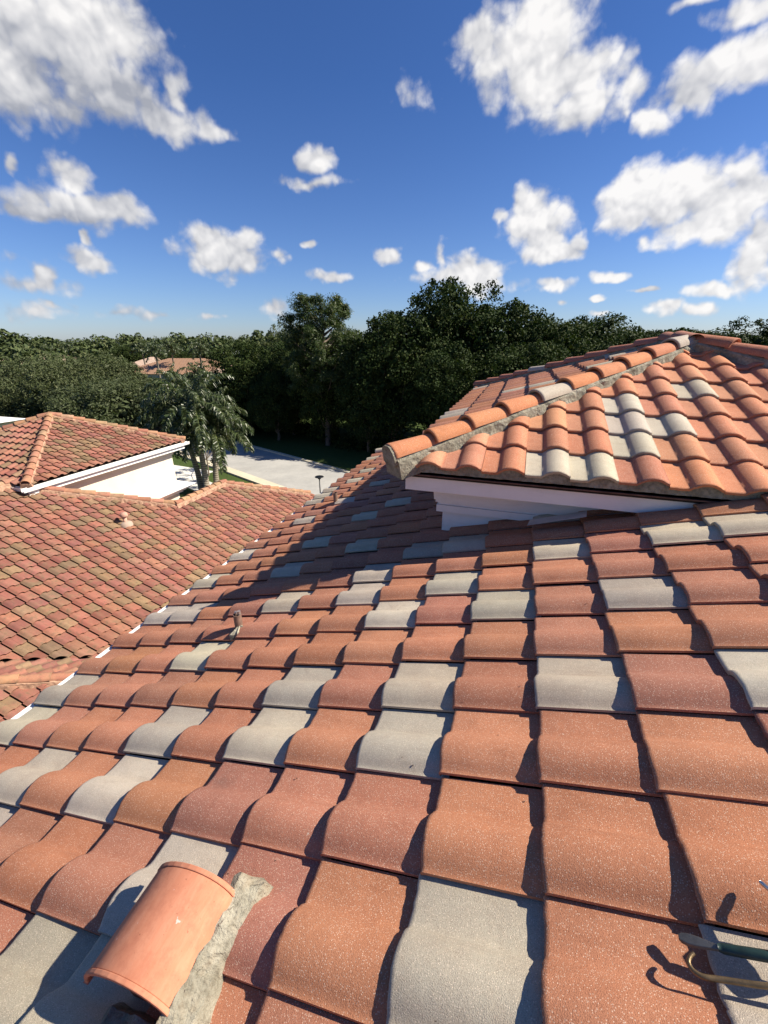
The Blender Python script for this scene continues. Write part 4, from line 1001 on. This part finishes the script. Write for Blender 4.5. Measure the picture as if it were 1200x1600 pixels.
palm(-19.5, 21.2, 3.8, (-.7, .15), 22, 3.3, 3, 'shorter feathery palm with arching fronds, left of the palm cluster', gP)
palm(-18.9, 21.0, 4.7, (.05, 0), 26, 3.5, 4, 'tallest feathery palm with ringed grey trunk in front of the road', gP)
palm(-18.55, 21.5, 3.5, (.35, .1), 20, 3.2, 6, 'feathery palm leaning right over the road beside the lawn', gP)
gF = 'distant fan topped palms among the trees'
for k, (x, y, H, Lf) in enumerate([(-31.5, 33, 5.0, 2.0), (-29.8, 34.5, 5.6, 1.8), (-62, 62, 7.0, 2.4), (-75, 72, 7.2, 2.4), (-66, 70, 7.3, 2.4), (-56, 66, 7.4, 2.4), (-104, 78, 7.2, 2.5), (-100, 70, 6.8, 2.5)]):
    palm(x, y, H, (U(-.4, .4), 0), 16, Lf, 20 + k, ['bushy palm rising right behind the feathery palm cluster', 'slightly taller palm just right of the bushy one, under the far roof'][k] if k < 2 else 'far off palm standing above the hazy roofs on the left', gF, lw=.04 + .02 * (k > 1), nleaf=26, droop=.9)
palm(-49, 66, 5.6, (0, 0), 18, 2.4, 55, 'pale silver leaved palm beside the far tiled roof', None, M_SILV, lw=.09, nleaf=22, droop=.7)
# shrubs at the lower edge, lawn plants, near grass
rng = np.random.default_rng(9)
t = empty('garden_shrub', (-15.6, 17.6, GZ), 'low leafy shrub below the palms beside the cream ledge', 'shrub')
leafobj('foliage', [leaves([(0, 0, .8), (.5, .3, .7), (-.5, .2, .9), (.2, -.4, .6)], [.6, .5, .5, .5], 500, .07, rng, .3)], M_OAK, t)
MBs = MB(); MBs.tube([(0, 0, -.05), (0, 0, .8)], [.05, .03], 6); MBs.build('stem', M_BARK, t, local=True)
t = empty('young_tree', (-21.5, 24.3, GZ), 'thin leafy young tree behind the palm trunks at the road edge', 'tree')
cn = [(rng.normal() * .9, rng.normal() * .9, 2.4 + rng.uniform(-.9, 1.2)) for _ in range(22)]
leafobj('crown', [leaves(cn, [.42] * 22, 90, .085, rng, .2)], M_OAK, t)
b = MB(); b.tube([(0, 0, -.1), (.05, 0, 1.2), (0, 0, 2.6)], [.06, .05, .02], 7)
for c in cn[::3]: b.tube([(0, 0, 1.2), c], [.025, .008], 5)
b.build('trunk', M_BARK, t, True, local=True)
t = empty('ornamental_grass', (-7.35, 2.75, -6.6), 'tuft of bright green and straw grass at the foot of the small lower roof', 'plant')
V = []; F = []; C = []
for k in range(420):
    a = U(0, 6.28); r = U(0, .55) ** .8; x, y = math.cos(a) * r - .15, math.sin(a) * r * 1.4; h = U(.35, .8); dx, dy = U(-.25, .25), U(-.25, .25); w_ = U(.006, .012); n = len(V)
    V += [(x - w_, y, -.4), (x + w_, y, -.4), (x + dx * .5 + w_, y + dy * .5, h * .6), (x + dx * .5 - w_, y + dy * .5, h * .6), (x + dx, y + dy, h)]
    F += [(n, n + 1, n + 2, n + 3), (n + 3, n + 2, n + 4)]; C += [(U(0, 1), U(0, 1), 0)] * 5
mkobj('blades', V, F, M_GRASSB, t, False, {'leaf': C}, local=True)
b = MB(); b.add(*lathe([(.28, -2.6), (.42, -.5), (.44, -.36), (.36, -.36), (.33, -.42)], (-.1, 0, 0))); b.build('planter', simple('clay_planter', (.35, .18, .12), .8), t, local=True)

# path lamp
lp = empty('path_lamp', (-10.8, 21.2, GZ), 'slim black path lamp with a flat round cap at the edge of the road', 'lamp')
MBK = simple('black_metal', (.012, .013, .015), .4, .5, .3)
b = MB(); b.add(*lathe([(.12, 0), (.12, .03), (.045, .06), (.035, .1), (.035, 1.72)], (-10.8, 21.2, GZ), 14)); b.build('post', MBK, lp, True)
b = MB(); b.add(*lathe([(.035, 1.7), (.09, 1.72), (.09, 1.80), (.06, 1.83)], (-10.8, 21.2, GZ), 14)); b.build('lantern', MBK, lp, False)
b = MB(); b.add(*lathe([(.05, 1.845), (.26, 1.83), (.27, 1.845), (.24, 1.87), (.06, 1.90), (0, 1.905)], (-10.8, 21.2, GZ), 24)); b.build('lamp_shade', MBK, lp, False)

# ------------------------------------------------------------------ far houses
def roofmat():
    m = MT('far_roof', .9, .1); w_ = m.n('ShaderNodeTexWave', bands_direction='X'); w_.inputs['Scale'].default_value = .95; m.t.links.new(m.tc, w_.inputs[0])
    c = m.mix(m.noise(1.5, 4, .7), (.34, .19, .12), (.46, .29, .19)); c = m.mix(m.rng(w_.outputs['Fac'], .2, .6, .55, 0), c, (.10, .06, .045)); m.base(c); m.bump(w_.outputs['Fac'], .8, .12); return m.m
M_FR = roofmat(); M_FR2 = simple('pale_roof', (.46, .34, .26), .9, .1, 0, .2, 2)
def far_house(x, y, w_, d_, H, Hr, rot, label, rm=M_FR):
    t = empty('far_house', (x, y, GZ), label, 'house', 'roofs among the distant trees'); t.rotation_euler = (0, 0, rot)
    b = MB(); b.box((-w_, -d_, 0), (w_, d_, H)); b.build('wall', M_STUC, t, local=True)
    e = .6; b = MB(); rr = max(0, w_ - d_)
    b.add([(-w_ - e, -d_ - e, H), (w_ + e, -d_ - e, H), (w_ + e, d_ + e, H), (-w_ - e, d_ + e, H), (-rr, 0, H + Hr), (rr, 0, H + Hr)], [(0, 1, 5, 4), (1, 2, 5), (2, 3, 4, 5), (3, 0, 4), (3, 2, 1, 0)]); b.build('roof', rm, t, local=True)
    b = MB()
    for k in range(3): xx = -w_ * .6 + k * w_ * .6; b.box((xx - .6, -d_ - .04, H * .35), (xx + .6, -d_ + .1, H * .75))
    b.box((w_ - .1, -1, H * .35), (w_ + .04, 1, H * .75)); b.build('window', MBK, t, local=True)
far_house(-66, 74, 11, 7, 3.6, 2.6, .2, 'long striped brown tile roof showing between the distant trees above the palms')
far_house(-53, 71, 5, 4, 3.4, 1.7, .2, 'small pinkish roof at the right end of the long striped roof', M_FR2)
far_house(-85, 84, 5, 4.5, 4.0, 2.0, .3, 'little pale roof peeking out left of the long striped roof', M_FR2)
far_house(-118, 82, 11, 7, 4.3, 2.0, .5, 'pale tan roof among trees at the left edge of the photo', M_FR2)
far_house(-70, 47, 5, 5, 2.7, 1.4, .7, 'low grey roofed house half hidden at the left edge, below the tan roof', simple('grey_roof', (.30, .31, .33), .8))
far_house(-45.6, 21.0, 4, 4, 3.0, .8, .0, 'white walled house corner at the left edge behind the tower roof', simple('white_roof', (.75, .75, .72), .8))
# distant woodland: one mass
rng = np.random.default_rng(77); cs = []; rs = []
for k in range(5200):
    a = rng.uniform(-1.45, 1.1); r = 62 + 330 * rng.uniform(0, 1) ** 1.35
    x = math.sin(a) * r; y = math.cos(a) * r
    blocked = False
    for hx, hy, hr in ((-66, 74, 15), (-53, 71, 8), (-85, 84, 8), (-118, 82, 15), (-62, 66, 9), (-100, 76, 9)):
        if (x - hx) ** 2 + (y - hy) ** 2 < hr * hr: blocked = True
    if blocked: continue
    if r < 90 and a > -.25 and rng.uniform() < .5: continue
    if a < -.52 and r < 98: continue
    near = min(1, (r - 60) / 70); h = 4.0 + 3.4 * near + rng.gamma(1.5, .55) * (.5 + .6 * near) 
    if r > 110 and a > -1.2: h += .8
    base = rng.uniform(1.3, 2.7) * (.75 + r / 420)
    for q in range(3):
        cs.append((x + rng.normal() * base * .6, y + rng.normal() * base * .6, GZ + h - base * (.9 + q * .9))); rs.append(base * rng.uniform(.8, 1.2))
    if h > 9 or rng.uniform() < .2: cs.append((x, y, GZ + h)); rs.append(base * .6)
wd = leafobj('distant_woodland', [leaves(cs, rs, 48, .44, rng, .75, .8, .55, 1.4)], M_FARL, None)
tag(wd, 'far off belt of mixed green trees filling the horizon', 'woodland', None, 'stuff')
# sprinkled undergrowth at the foot of the wood
cs = [(U(-34, 16), 0, 0) for _ in range(150)]; cs = [(x, 34.2 - .36 * (x + 13) * .95 + U(.2, 2.5) + (1.2 if x < -20 else 0), GZ + U(.1, .9)) for x, _, _ in cs]
ug = leafobj('undergrowth', [leaves(cs, [U(.5, 1.1) for _ in cs], 110, .12, rng, .2)], M_OAK, None); tag(ug, 'dark shrubby undergrowth at the foot of the wood beyond the verge', 'undergrowth', None, 'stuff')
# bushy trees standing between the distant houses
gB = 'bushy trees among the distant houses'
for k, (x, y, H, s) in enumerate([(-50, 58, 3.9, .6), (-60, 58, 3.7, .6), (-70, 60, 3.9, .6), (-75, 66, 5.4, .9), (-84, 70, 6.2, 1.0), (-93, 74, 7.2, 1.0), (-76, 82, 7.6, .9), (-96, 88, 8.6, 1.2), (-108, 66, 5.6, .9), (-80, 58, 5.4, .9), (-90, 60, 5.6, .9), (-44, 66, 8.6, .9), (-40, 72, 10.4, 1.0), (-48, 80, 9.8, 1.0), (-62, 90, 9.4, 1.1), (-74, 96, 9.4, 1.2), (-36, 66, 10.6, 1.0)]):
    oak(k % 3, x, y, H, s, 'bushy green tree standing among the distant tiled houses', gB)
